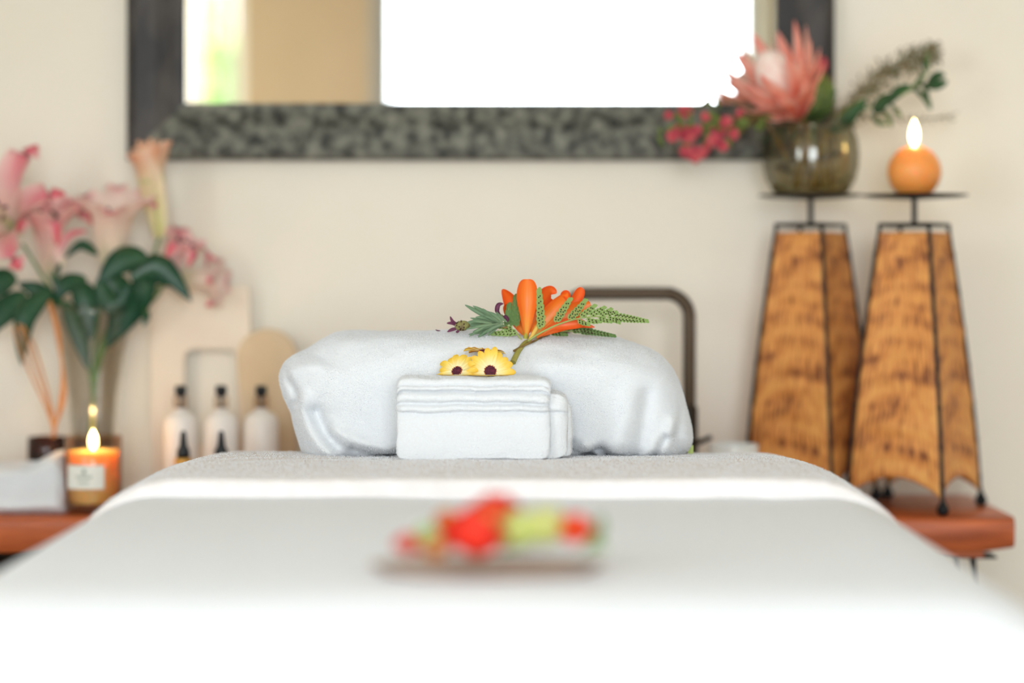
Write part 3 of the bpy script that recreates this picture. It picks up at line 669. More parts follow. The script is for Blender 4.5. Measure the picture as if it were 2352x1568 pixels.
# ================================================================ rattan-panel candle stands
M_straw = bpy.data.materials.new('woven_straw'); M_straw.use_nodes = True
def straw():
    nt = M_straw.node_tree; n = nt.nodes; L = nt.links; b = n['Principled BSDF']; b.inputs['Roughness'].default_value = .6
    uv = n.new('ShaderNodeUVMap'); mp = n.new('ShaderNodeMapping'); mp.inputs['Scale'].default_value = (12, 34, 1); L.new(uv.outputs[0], mp.inputs[0])
    nz = n.new('ShaderNodeTexNoise'); nz.inputs['Scale'].default_value = 1; nz.inputs['Detail'].default_value = 3; L.new(mp.outputs[0], nz.inputs['Vector'])
    mp2 = n.new('ShaderNodeMapping'); mp2.inputs['Scale'].default_value = (13, 1.6, 1); L.new(uv.outputs[0], mp2.inputs[0])
    n2 = n.new('ShaderNodeTexNoise'); n2.inputs['Scale'].default_value = 1; n2.inputs['Detail'].default_value = 1; L.new(mp2.outputs[0], n2.inputs['Vector'])
    ad = n.new('ShaderNodeMath'); ad.operation = 'MULTIPLY_ADD'; L.new(n2.outputs[0], ad.inputs[0]); ad.inputs[1].default_value = .7; L.new(nz.outputs[0], ad.inputs[2])
    rp = n.new('ShaderNodeValToRGB'); e = rp.color_ramp.elements; e[0].position = .39; e[0].color = rgb((116, 62, 30)); e[1].position = .62; e[1].color = rgb((236, 170, 92))
    k = e.new(.48); k.color = rgb((216, 138, 68))
    hf = n.new('ShaderNodeMath'); hf.operation = 'MULTIPLY'; hf.inputs[1].default_value = .585; L.new(ad.outputs[0], hf.inputs[0]); L.new(hf.outputs[0], rp.inputs[0])
    L.new(rp.outputs[0], b.inputs['Base Color'])
    bp = n.new('ShaderNodeBump'); bp.inputs['Strength'].default_value = .8; bp.inputs['Distance'].default_value = .003; L.new(hf.outputs[0], bp.inputs['Height']); L.new(bp.outputs[0], b.inputs['Normal'])
straw()
def stand(px, d, label, th=R(11), rt=.070, rb=.134, seed=0):
    c = P(px, 0, d); cx, cy = c.x, d; z0 = BZ; zb0 = BZ+.028; ztop = P(0, 534, d).z; zf = P(0, 517, d).z; zd = P(0, 452, d).z
    o = thing('candle_stand', (cx, cy, BZ), label, 'candle stand', 'straw-panelled candle stands')
    def rad(t): return rt+(rb-rt)*(t**.9)*(1+.10*math.sin(PI*t))   # t 0 top ..1 bottom
    def corner(k, r, z):
        a = th+k*PI/2; return Vector((cx+r*math.sin(a), cy-r*math.cos(a), z))
    for k in range(4):
        m = MB(); rows = []; NU, NV = 60, 16
        for i in range(NU+1):
            t = i/NU; row = []
            for j in range(NV+1):
                v = j/NV; arch = .038*math.sin(PI*v)**.8
                zz = ztop+(zb0+arch*1-ztop)*t if t > 0 else ztop
                tt = (ztop-zz)/(ztop-zb0); r = rad(tt)
                a = corner(k, r, zz); b = corner(k+1, r, zz); p = a.lerp(b, v)
                nrm = Vector((math.sin(th+k*PI/2+PI/4), -math.cos(th+k*PI/2+PI/4), 0))
                bul = .002*math.sin(tt*2*PI*11+seed)*(.4+.6*math.sin(PI*v))+.003*noise.noise(Vector((v*3, tt*12, k+seed)))
                row.append(p+nrm*(bul-.003*math.sin(PI*v)))
            rows.append(row)
        m.grid(rows); m.build('straw_panel', M_straw, o, solid=.0016)
        m = MB(); pts = [corner(k, rt+.001, zf)]
        for i in range(9):
            t = i/8; pts.append(corner(k, rad(t)+.0015, ztop+(zb0-ztop)*t))
        pts.append(corner(k, rb+.003, BZ+.025)); m.tube(pts, .0040, 8, 60)
        for i in range(7):
            t = (i+.6)/7; m.ell(corner(k, rad(t)+.0015, ztop+(zb0-ztop)*t), (.0052, .0052, .007), 8, 6)
        m.build('corner_rod', M_black, o)
        f = MB(); f.lathe([(.0005, 0), (.007, .001), (.0115, .007), (.012, .013), (.008, .021), (.004, .028), (.0035, .034)], corner(k, rb+.003, BZ), 16); f.build('foot', M_black, o)
    m = MB()
    for k in range(4): m.tube([corner(k, rt+.001, zf), corner(k+1, rt+.001, zf)], .004, 6)
    for k in range(2): m.tube([corner(k, rt, zf), corner(k+2, rt, zf)], .003, 6)
    m.build('top_frame', M_black, o)
    m = MB(); m.tube([(cx, cy, zf-.004), (cx, cy, zd)], .0055, 10); m.build('rod', M_black, o)
    m = MB(); m.lathe([(.0005, zd-.006), (.02, zd-.005), (.085, zd-.001), (.102, zd+.002), (.1025, zd+.004), (.085, zd+.001), (.0005, zd)], (cx, cy, 0), 48); m.build('dish', M_black, o)
    return Vector((cx, cy, zd))
pR = stand(2100, 3.835, 'tall tapered straw-panelled stand at the right, holding the round orange candle', seed=1)
pL = stand(1862, 3.925, 'tall tapered straw-panelled stand holding the glass bowl of flowers, partly behind the other', seed=4, th=R(9), rb=.132)
# round candle
cr = 61/F*3.835; cc = pR+Vector((0, 0, cr*.93))
bc = thing('ball_candle', pR, 'round orange ball candle burning on the dish of the right stand', 'candle')
M_wax = mat('orange_wax', (250, 170, 90), .42, (248, 160, 80), 10, sss=1, sssr=.05, bump=.05)
m = MB(); n_ = 24; prof_ = []
for i in range(n_+1):
    a = -PI/2+PI*i/n_; z = cr*math.sin(a); r = cr*math.cos(a)
    z = max(z, -cr*.925)
    if a > 1.25: z -= (a-1.25)*.012
    prof_.append((max(r, .0004), z))
m.lathe(prof_, cc, 48); m.build('wax', M_wax, bc)
flame(cc+Vector((0, 0, cr-.002)), .053, .0115, bc)
# ================================================================ glass bowl of flowers on the left stand
gz = pL.z+.004; R0 = 111/F*3.925
gb = thing('glass_bowl_vase', (pL.x, pL.y, gz), 'round clear glass bowl vase standing on the left straw stand', 'vase')
outer = [(.0005, 0), (.062, 0), (.074, .006), (.088, .03), (.0935, .055), (.0950, .080), (.0925, .105), (.086, .125), (.080, .140)]
m = MB(); m.lathe(thick_lathe(outer, .0028), (pL.x, pL.y, gz), 56); m.build('bowl', M_glass2, gb)
base = Vector((pL.x, pL.y, gz+.012))
M_dleaf = petal_mat('dark_leaf', [(0, (34, 58, 34)), (1, (44, 92, 44))], edge=(26, 58, 30), eamt=.5, trans=.15, rough=.35)
M_coil = petal_mat('dark_red_leaf', [(0, (58, 30, 20)), (.5, (96, 40, 24)), (1, (44, 52, 26))], edge=(40, 50, 26), trans=.2, rough=.4)
cl = thing('coiled_leaf', base, 'dark red and green leaf coiled inside the glass bowl vase', 'leaf')
for q in range(4):
    m = MB(); a0 = q*1.9
    m.ribbon([base+Vector((math.cos(a0+i*.62)*.062*(1-.05*q), math.sin(a0+i*.62)*.052*(1-.04*q), .014+.017*q+.005*i)) for i in range(5)], .014, (0, 0, 1), .1, 24, 4)
    m.build('leaf_coil', M_coil, cl)
def stalk(parent, pts, r=.003, mt=None, name='stem'):
    m = MB(); m.tube(pts, r, 8, 36); return m.build(name, mt or M_stem, parent)
d0 = 3.925
for q in range(9):
    a = q*2.3; m = MB(); rr_ = .02+.012*(q % 3)
    m.tube([base+Vector((rr_*math.cos(a), rr_*math.sin(a), .002)), base+Vector((rr_*.8*math.cos(a+.5), rr_*.8*math.sin(a+.5), .06)), base+Vector((.04*math.cos(a+1), .03*math.sin(a+1), .125))], .0042, 8, 16)
    m.build('cut_stem', M_brownstem, cl)
# protea
M_prot = petal_mat('protea_bract', [(0, (232, 104, 88)), (.35, (255, 150, 124)), (.75, (255, 172, 152)), (1, (250, 112, 100))], edge=(255, 206, 190), eamt=.8, trans=.35)
pb = P(1838, 268, d0-.01); prot = thing('protea_bloom', pb, 'large salmon-pink protea bloom in the glass bowl vase, leaning left', 'flower')
ax = Vector((-.52, -.36, .78)).normalized(); U = ax.cross(Vector((0, 1, 0))).normalized(); V_ = ax.cross(U)
stalk(prot, [base+Vector((.01, 0, 0)), base+Vector((-.0, -.01, .08)), pb, pb+ax*.02], .0055, M_brownstem)
rn = random.Random(5)
for ring, (nb, L0, op, wd_) in enumerate(((10, .145, .46, .0135), (13, .195, .60, .0165), (10, .16, .78, .015), (8, .09, .95, .012))):
    for i in range(nb):
        a = 2*PI*(i+.5*(ring % 2)+rn.uniform(-.15, .15))/nb; r_ = U*math.cos(a)+V_*math.sin(a); L = .93*L0*rn.uniform(.9, 1.08); o_ = op*rn.uniform(.85, 1.1)
        dirn = (ax*math.cos(o_)+r_*math.sin(o_)); m = MB()
        m.ribbon([pb+r_*.008, pb+ax*L*.28+r_*(.018+L*.22*o_), pb+dirn*L*.66+r_*L*.08, pb+dirn*L+r_*L*.0], wd_, -r_ if ring < 3 else -ax, .45, 12, 4,
                 prof=lambda t: (.55+.45*math.sin(PI*t*.9)) * (1 if t < .6 else max(0, 1-((t-.6)/.4)**1.6)))
        m.build('bract', M_prot, prot)
m = MB(); Mx = Matrix((U, V_, ax)).transposed(); m.ell(pb+ax*.085, (.042, .042, .070), 18, 12, 0, Mx); m.build('flower_centre', mat('silvery_centre', (250, 234, 222), .8, (244, 212, 200), 90), prot)
for i in range(6):
    a = 2*PI*i/6; r_ = U*math.cos(a)+V_*math.sin(a); m = MB(); m.ribbon([pb-ax*.02, pb+r_*.045-ax*.005, pb+r_*.09+ax*.0], .012, ax, .3, 10, 4); m.build('leaf', M_dleaf, prot)
# red waxflower sprig
M_red = mat('crimson_floret', (168, 44, 66), .5, (206, 92, 96), 60); M_grn = petal_mat('sprig_leaf', [(0, (92, 110, 46)), (1, (112, 132, 60))], trans=.2)
rs = thing('red_flower_sprig', base+Vector((-.03, 0, 0)), 'drooping sprig of small crimson flowers hanging left over the glass bowl', 'flower sprig')
for en in ((1560, 265), (1600, 350), (1660, 310), (1580, 310), (1705, 305), (1530, 320)):
    stalk(rs, [base+Vector((-.03, -.01, .02)), P(1760, 282, d0-.03), P((1760+en[0])/2, en[1]-38, d0-.05), P(en[0], en[1], d0-.04)], .0016, M_brownstem)
for (x, y, s_) in ((1572, 258, 20), (1562, 300, 20), (1580, 308, 22), (1545, 312, 16), (1595, 355, 22), (1575, 350, 18), (1612, 350, 16), (1640, 285, 18), (1655, 300, 20), (1640, 320, 18), (1668, 280, 16), (1685, 308, 15), (1620, 268, 13), (1700, 262, 12), (1660, 335, 15), (1600, 300, 14), (1625, 335, 14), (1535, 265, 12)):
    m = MB(); c = P(x, y, d0-.05+random.uniform(-.02, .02)); rr = s_/F*d0
    for i in range(9):
        a = 2*PI*i/9; dv = Vector((math.cos(a), random.uniform(-.8, .2), math.sin(a))).normalized()
        m.ribbon([c, c+dv*rr*.5+Vector((0, -rr*.2, 0)), c+dv*rr], rr*.36, (0, -1, .2), .3, 6, 4)
    m.ell(c, rr*.35, 10, 6); m.build('floret', M_red, rs)
for i in range(46):
    x = random.uniform(1520, 1760); y = 262+random.uniform(-28, 80)*(1-(x-1520)/400)+(0 if x < 1660 else 10); L = random.uniform(16, 34); a = random.uniform(-2.6, -.3) if i % 2 else random.uniform(0, 3)
    m = MB(); dd = d0-.05+random.uniform(-.02, .03)
    m.ribbon([P(x, y, dd), P(x+L*.5*math.cos(a), y+L*.5*math.sin(a), dd-.006), P(x+L*math.cos(a), y+L*math.sin(a), dd)], 4.5/F*d0, (0, -1, .2), .3, 8, 4); m.build('leaf', M_grn, rs)
# dark leafy branch to the right
br = thing('leafy_branch', base+Vector((.03, 0, 0)), 'arching branch with broad dark green leaves reaching right from the glass bowl', 'branch')
stalk(br, [base+Vector((.03, 0, .0)), P(1905, 300, d0), P(1975, 255, d0-.02), P(2060, 225, d0-.03), P(2125, 170, d0-.04), P(2130, 120, d0-.04)], .0022)
for pts, w in (([(1925, 285), (1950, 262), (1990, 228)], 17), ([(1900, 300), (1930, 290), (1968, 268)], 12), ([(2005, 255), (2030, 232), (2062, 222)], 15), ([(2010, 262), (2020, 245), (2040, 226)], 14), ([(2040, 240), (2060, 212), (2090, 195)], 12), ([(2030, 250), (2040, 270), (2048, 292)], 6), ([(2045, 240), (2060, 255), (2070, 270)], 6),
               ([(2100, 205), (2125, 225), (2138, 252)], 8), ([(2115, 190), (2128, 210), (2130, 235)], 5), ([(2120, 195), (2150, 196), (2176, 186)], 11), ([(2130, 192), (2150, 175), (2170, 172)], 10), ([(2128, 165), (2124, 148), (2130, 135)], 7), ([(2085, 210), (2110, 190), (2118, 165)], 7), ([(2000, 260), (2015, 280), (2040, 286)], 6)):
    px_ribbon('leaf', [(a, b, d0-.035+.004*i) for i, (a, b) in enumerate(pts)], w, M_dleaf, br, .3)
# feathery grey sprig
M_gry = mat('grey_olive_needles', (104, 104, 70), .8, (134, 118, 88), 50)
fs = thing('feathery_sprig', base+Vector((.02, .02, 0)), 'feathery olive-grey foliage sprig behind the dark leafy branch', 'foliage sprig')
spine = [P(1890, 300, d0+.02), P(1950, 240, d0+.03), P(2030, 170, d0+.03), P(2100, 135, d0+.03), P(2140, 125, d0+.03)]
stalk(fs, [base+Vector((.02, .02, 0))]+spine, .0018, M_gry); sp = catmull(spine, 30)
m = MB()
for i in range(3, 30):
    for k in range(14):
        a = random.uniform(0, 2*PI); L = random.uniform(.015, .045)*(1-.35*i/30); dv = Vector((.5+math.cos(a)*.6, math.sin(a*3)*.3-.1, math.sin(a))).normalized()
        m.tube([sp[i], sp[i]+dv*L*.5+Vector((0, 0, .002)), sp[i]+dv*L], .0010, 4, 4)
        m.ell(sp[i]+dv*L, .0026, 5, 4)
tag(m.build('needles', M_gry, fs), kind='stuff')
fs2 = thing('feathery_sprig', base+Vector((.0, .03, 0)), 'low thin olive sprig drooping toward the round candle flame', 'foliage sprig')
spine = [P(1930, 290, d0+.01), P(2000, 268, d0+.03), P(2080, 275, d0+.05), P(2185, 268, d0+.05)]
stalk(fs2, [base+Vector((.0, .03, 0))]+spine, .0013, M_gry); sp = catmull(spine, 24); m = MB()
for i in range(2, 24):
    for k in range(2):
        a = random.uniform(0, 2*PI); dv = Vector((.6, math.cos(a)*.5, math.sin(a)*.8)).normalized(); L = random.uniform(.008, .016)
        m.tube([sp[i], sp[i]+dv*L], .0008, 4); m.ell(sp[i]+dv*L, .002, 5, 4)
tag(m.build('needles', M_gry, fs2), kind='stuff')
# upright green buds with red tips
ub = thing('upright_bud_stems', base+Vector((.01, .02, 0)), 'upright green bud stems with a crimson tip beside the protea bloom', 'flower stems')
M_bud = petal_mat('green_bud', [(0, (70, 92, 44)), (.8, (118, 138, 66)), (1, (120, 60, 60))], trans=.15)
for x, y, w in ((1888, 160, 15), (1866, 185, 11), (1905, 175, 9), (1850, 215, 12), (1880, 210, 12)):
    stalk(ub, [base+Vector((.005, .015, .01)), P(1868, 300, d0+.02), P((1868+x)/2, 255, d0+.01)], .0025)
    for j in range(3):
        px_ribbon('bud_leaf', [(1866+(x-1866)*.3, 285, d0+.01), (x+(j-1)*5, (y+285)/2, d0-.01+j*.006), (x+(j-1)*3, y, d0)], w*.8, M_bud, ub, .4)
m = MB(); m.ell(P(1890, 148, d0), (.010, .010, .016), 12, 8); m.ell(P(1882, 156, d0-.004), (.007, .007, .012), 10, 8); m.build('red_tip', M_red, ub)
# ================================================================ tap and cup behind the pillow
tx0, tx1 = P(1297, 0, 3.86).x, P(1583, 0, 3.86).x; tzt = P(0, 674, 3.86).z
tap = thing('arched_tap', (tx1, 3.86, BZ), 'tall square-arched metal tube tap rising behind the right end of the draped pillow', 'tap')
m = MB(); rc = .045; pts = [(tx1, 3.86, BZ+.05), (tx1, 3.86, tzt-rc-.1)]+[(tx1-rc+rc*math.cos(a), 3.86, tzt-rc+rc*math.sin(a)) for a in [i*PI/16 for i in range(9)]]
pts += [(tx0+rc-rc*math.sin(a), 3.86, tzt-rc+rc*math.cos(a)) for a in [i*PI/16 for i in range(9)]]+[(tx0, 3.86, tzt-.16)]
m.tube([Vector(p) for p in pts], .0125, 14, 120); m.build('spout', M_steel, tap)
m = MB(); m.lathe([(.0005, 0), (.026, 0), (.026, .008), (.017, .014), (.0165, .19), (.012, .196), (.0005, .197)], (tx1, 3.86, BZ), 24); m.tube([(tx1+.012, 3.86, BZ+.12), (tx1+.04, 3.84, BZ+.135)], .005, 8); m.build('base', mat('dark_tap_base', (52, 46, 40), .35, metal=.7), tap)
cx_, cyd = P(1686, 0, 3.73).x, 3.735; hc = P(0, 1020, 3.73).z-BZ
m = MB(); m.lathe(thick_lathe([(.0005, 0), (.034, 0), (.040, .006), (.044, hc*.5), (.047, hc-.002), (.0465, hc)], .003), (cx_, cyd, BZ), 40)
tag(m.build('white_cup', M_white), 'plain white ceramic cup just left of the straw-panelled stands', 'cup')
# ================================================================ left side of the bench
# folded white towel
tl = MB(); xa, xb = P(-60, 0, 3.74).x, P(149, 0, 3.74).x; rows = []
for i in range(61):
    t = i/60; x = xa+(xb-xa)*t; top = P(0, 1075-30*math.exp(-((x-P(125, 0, 3.74).x)/.032)**2)-4*math.sin(t*4), 3.74).z
    e = math.sqrt(max(0, 1-max(0, (t-.9)/.1)**2)) if t > .9 else 1; yb, yf = 3.87, 3.715
    hh = (top-BZ)*(.45+.55*e); rw = []
    for j in range(49):
        a = 2*PI*j/48; sy = math.copysign(abs(math.cos(a))**.35, math.cos(a)); sz = math.copysign(abs(math.sin(a))**.4, math.sin(a))
        q = Vector((x, (yb+yf)/2+(yb-yf)/2*sy*(.7+.3*e), BZ+.0005+hh/2+hh/2*sz))
        fold = .004*math.cos((q.z-BZ)/hh*2*PI*3)*(1 if sy < 0 else 0)
        q.y += fold+.006*noise.noise(q*16); q.z += .003*noise.noise(q*20+Vector((4, 0, 0)))*(1 if sz > 0 else 0)
        q.z = max(q.z, BZ+.0004); rw.append(q)
    rows.append(rw)
tl.grid(rows); tl.cap(rows[0][:-1]); tl.cap(rows[-1][:-1], flip=True)
o = tl.build('folded_towel', M_terry_soft); tag(o, 'crumpled folded white towel at the left end of the bench', 'towel'); pile(o, 'terry_pile', 9000, .003, M_pile, wid=.0008)
# jar candle
jd = 3.765; jx = P(214, 0, jd).x; jz0 = BZ+.0005; jr = 66/F*3.72
jc = thing('jar_candle', (jx, jd, BZ), 'burning amber candle in a glass jar with white label, left on the bench', 'candle')
hj = P(0, 1001, jd).z-BZ
outer = [(.0005, 0), (jr*.86, 0), (jr*.92, .004), (jr*.95, .012), (jr, .045), (jr, hj-.001), (jr-.001, hj)]
inner = [(jr-.0035, hj), (jr-.0035, .045), (jr-.006, .022), (jr*.86, .016), (.0005, .016)]
m = MB(); m.lathe(outer+inner, (jx, jd, jz0), 56); m.build('glass_jar', M_jar, jc)
M_wax2 = mat('amber_wax', (255, 205, 140), .5, sss=1, sssr=.08)
zw = P(0, 1034, jd).z-BZ; m = MB(); m.lathe([(.0005, .018), (jr*.84, .018), (jr-.0085, .026), (jr-.0045, .047), (jr-.0045, zw), (jr-.012, zw-.002), (.0005, zw-.004)], (jx, jd, jz0), 48); m.build('wax', M_wax2, jc)
lj = flame((jx, jd, BZ+zw), .040, .0105, jc); lj.energy = .9
m = MB(); z1, z2 = P(0, 1124, 3.71).z, P(0, 1069, 3.71).z; rows = []
for z in (z1, z2): rows.append([Vector((jx+(jr+.0006)*math.sin(a), jd-(jr+.0006)*math.cos(a), z)) for a in [R(-48)+R(82)*i/14 for i in range(15)]])
m.grid(rows); lb = m.build('label', mat('label_paper', (238, 238, 228), .6), jc)
M_ink = mat('grey_green_ink', (128, 148, 132), .7)
m = MB()
def lab(a0, a1, za, zb, k=.0011):
    rws = [[Vector((jx+(jr+k)*math.sin(a), jd-(jr+k)*math.cos(a), z)) for a in [R(a0)+(R(a1-a0))*i/4 for i in range(5)]] for z in (za, zb)]; m.grid(rws)
zc_ = (z1+z2)/2
lab(-9, -3, zc_+.006, zc_+.015)
for i in range(7): lab(-22+i*4.6, -19.2+i*4.6, zc_-.002, zc_+.003)
for i in range(5): lab(-18+i*4.6, -15.5+i*4.6, zc_-.012, zc_-.008)
m.build('printed_mark', M_ink, lb)
# reed diffuser
rd = 3.90; rx = P(108, 0, rd).x; rj = thing('reed_diffuser', (rx, rd, BZ), 'dark amber glass diffuser jar behind the crumpled towel, holding reeds', 'diffuser')
hr = P(0, 1003, rd).z-BZ
m = MB(); m.lathe(thick_lathe([(.0005, 0), (.034, 0), (.037, .004), (.0375, hr*.8), (.0365, hr)], .003), (rx, rd, BZ), 40); m.build('jar', M_amber, rj)
m = MB(); m.lathe([(.0005, .004), (.0335, .004), (.034, hr*.72), (.0005, hr*.72)], (rx, rd, BZ), 36); m.build('scent_oil', mat('dark_oil', (30, 16, 14), .1), rj)
M_reed = mat('tan_reed', (214, 150, 92), .7, (196, 128, 72), 60)
tops = [(62, 826), (72, 818), (82, 822), (150, 890), (146, 880), (142, 872)]
for i, (a, b) in enumerate(tops):
    m = MB(); s0 = Vector((rx+.006*(i-2.5), rd-.004+.003*(i % 3), BZ+hr*.74))
    if i < 3: pts = [s0, P(122+i*2, 985, rd), P(a, b, rd)+Vector((0, .02*(i-1), 0)), P(a-30, b-75, rd)]
    else: pts = [s0, P(122+i, 985, rd), P(a, b+10, rd), P(128+(i-3)*4, 760, rd+.01), P(100+i*3, 690, rd+.02)]
    m.tube(pts, .0022, 8, 30)
    tag(m.build('diffuser_reed', M_reed), ('tan reed leaning left out of the amber diffuser jar' if i < 3 else 'tan curved reed bending right out of the amber diffuser jar'), 'reed', 'reeds leaning left in the diffuser' if i < 3 else 'reeds curving right in the diffuser')
# lily vase
vd = 3.955; vx = P(213, 0, vd).x
lv = thing('tall_glass_vase', (vx, vd, BZ), 'tall flared clear glass vase holding pink lilies behind the jar candle', 'vase')
hv = P(0, 700, vd).z-BZ
m = MB(); m.lathe(thick_lathe([(.0005, 0), (.058, 0), (.062, .004), (.060, .012), (.048, .03), (.042, .06), (.041, .13), (.046, .20), (.060, .29), (.078, hv-.02), (.084, hv)], .003), (vx, vd, BZ), 56); m.build('vase_body', M_glass, lv)
M_lily = petal_mat('lily_petal', [(0, (206, 214, 150)), (.2, (246, 226, 214)), (.5, (240, 168, 172)), (.8, (230, 106, 124)), (1, (222, 92, 104))], edge=(250, 222, 214), eamt=.75, trans=.35)
M_lily2 = petal_mat('pale_lily_petal', [(0, (206, 218, 130)), (.25, (252, 244, 226)), (.6, (252, 226, 218)), (.85, (238, 130, 142)), (1, (214, 86, 100))], edge=(250, 232, 220), eamt=.7, trans=.35)
M_budp = petal_mat('peach_bud_petal', [(0, (190, 204, 100)), (.25, (238, 236, 170)), (.5, (250, 222, 184)), (.8, (240, 168, 130)), (1, (236, 190, 150))], edge=(252, 228, 204), eamt=.6, trans=.3)
M_anther = mat('maroon_anther', (92, 34, 40), .8); M_llf = petal_mat('lily_leaf', [(0, (40, 84, 48)), (1, (24, 74, 56))], edge=(20, 56, 44), eamt=.5, trans=.12, rough=.35)
def lily(parent, c, ax, L, op, curl, w, mt, roll=0, n=6, sta=True, seed=0):
    ax = Vector(ax).normalized(); U = ax.orthogonal().normalized(); V2 = ax.cross(U); rn = random.Random(seed); c = Vector(c)
    for i in range(n):
        a = roll+2*PI*i/n+rn.uniform(-.1, .1); r_ = U*math.cos(a)+V2*math.sin(a); l = L*rn.uniform(.92, 1.06); o_ = op*rn.uniform(.85, 1.15); cu = curl*rn.uniform(.7, 1.3)
        pts = [c+r_*.004, c+ax*l*.35+r_*l*(.06+.12*o_), c+ax*l*.68+r_*l*(.12+.34*o_), c+ax*l*(.88-.25*cu)+r_*l*(.2+.62*o_), c+ax*l*(.93-.62*cu)+r_*l*(.22+.78*o_-.05*cu)]
        m = MB(); m.ribbon(pts, w*rn.uniform(.85, 1.1)*(1 if i % 2 else .8), -r_, .55, 16, 6, prof=lambda t: math.sin(PI*min(1, t*.9+.08))**.7, wave=.05); m.build('petal', mt, parent)
    if sta:
        for i in range(6):
            a = roll+2*PI*i/6+.4; r_ = U*math.cos(a)+V2*math.sin(a); m = MB(); q = c+ax*L*.66+r_*L*.14
            m.tube([c, c+ax*L*.5+r_*L*.06, q], .0010, 6, 12, 0); m.ell(q, (.0075, .003, .0035), 10, 6, 1, Matrix.Rotation(a, 3, 'Y')); m.build('stamen', [mat('pale_filament', (214, 222, 160), .6) if 'pale_filament' not in MATS else MATS['pale_filament'], M_anther], parent)
vb = Vector((vx, vd, BZ+.012)); vm = lambda dx, dy=0: Vector((vx+dx, vd+dy, BZ+.25))
def lstem(name, label, c, ofs, mids):
    o = thing(name, vb+Vector((ofs, 0, 0)), label, 'lily', 'lilies in the tall glass vase')
    m = MB(); m.tube([vb+Vector((ofs, 0, 0)), vm(-ofs*.5), *mids, c], .0032, 8, 40); m.build('stem', M_stem, o); return o
vv = vd-.02
def leaves(o, lst):
    for pts, w in lst:
        e = random.uniform(-.02, .01)
        px_ribbon('leaf', [(a, b, vv-.02+e+.012*math.sin(i)) for i, (a, b) in enumerate(pts)], w*.5, M_llf, o, .35, prof=lambda t: math.sin(PI*min(1, t**.8*.97+.02)))
c = P(40, 530, vv-.02); o = lstem('pink_lily', 'wide open deep pink lily facing forward at the left edge, dark stamens', P(52, 560, vv), .01, [P(150, 720, vd), P(95, 630, vv)])
lily(o, c+Vector((0, .02, 0)), (-.25, -.85, .32), .15, .95, .4, .033, M_lily, .35, seed=3)
leaves(o, [([(115, 668), (60, 730), (50, 838)], 52), ([(60, 672), (5, 720), (-35, 775)], 60), ([(40, 640), (0, 650), (-40, 700)], 60), ([(140, 700), (90, 668), (40, 650)], 40)])
c = P(112, 625, vv+.01); o = lstem('pink_lily', 'pale pink trumpet lily with curled rosy tips beside the leftmost lily', c, .006, [P(165, 740, vd)])
lily(o, c, (.05, -.25, 1), .175, .40, .6, .030, M_lily, .2, seed=8)
leaves(o, [([(200, 640), (150, 655), (135, 690)], 44), ([(225, 585), (188, 562), (150, 592)], 24), ([(170, 650), (200, 690), (210, 780)], 60), ([(150, 690), (180, 760), (203, 850)], 46), ([(140, 600), (128, 640), (135, 680)], 14)])
px_ribbon('petal', [(150, 610, vv-.03), (135, 580, vv-.03), (160, 540, vv-.02), (200, 530, vv)], 11, M_lily, o, .4)
c = P(256, 618, vv); o = lstem('pink_lily', 'pale half-open lily flushed deep pink, left of the tall peach bud', c, -.004, [P(225, 740, vd)])
lily(o, c, (.08, -.3, 1), .172, .40, .16, .036, M_lily2, .9, seed=13)
leaves(o, [([(340, 590), (280, 600), (225, 650)], 62), ([(235, 620), (285, 700), (245, 800)], 74), ([(225, 640), (262, 700), (300, 650)], 50)])
c = P(366, 545, vv-.01); o = lstem('lily_bud', 'tall narrow peach lily bud with a frayed tip in front of the mirror corner', c, -.010, [P(255, 740, vd), P(330, 640, vv)])
ax = (P(338, 322, vv-.02)-c); lily(o, c, ax, ax.length*.98, .04, .0, .031, M_budp, .2, sta=False, seed=21)
Ub = ax.normalized().orthogonal().normalized()
Vb = ax.normalized().cross(Ub)
for i in range(10):
    a = 2*PI*i/10; r_ = Ub*math.cos(a)+Vb*math.sin(a); m = MB(); q = c+ax*.86+r_*.019; m.ribbon([q-ax*.3+r_*.004, q, c+ax*(1.0+.02*math.sin(i*3))+r_*(.021+.003*math.cos(i*2))], .0085, r_, .2, 8, 4, prof=lambda t: 1-.75*t**3); m.build('frayed_tip', M_budp, o)
leaves(o, [([(300, 640), (370, 612), (440, 692)], 56), ([(345, 600), (320, 690), (265, 780)], 60), ([(326, 705), (336, 725), (328, 750)], 20)])
c = P(380, 640, vv+.02); o = lstem('pink_lily', 'small dusky pink lily curling right of the tall peach bud', c, -.016, [P(270, 740, vd), P(350, 690, vv+.02)])
lily(o, c, (.55, -.2, 1.0), .125, .40, .6, .024, M_lily, .5, seed=31)
leaves(o, [([(330, 640), (380, 640), (420, 668)], 30)])
c = P(415, 640, vv+.05); o = lstem('pink_lily', 'rightmost lily, white and pink, facing right low beside the wall', c, -.02, [P(275, 740, vd), P(360, 665, vv+.04)])
lily(o, c, (1, -.15, -.05), .10, .45, .4, .028, M_lily2, .2, sta=False, seed=37)
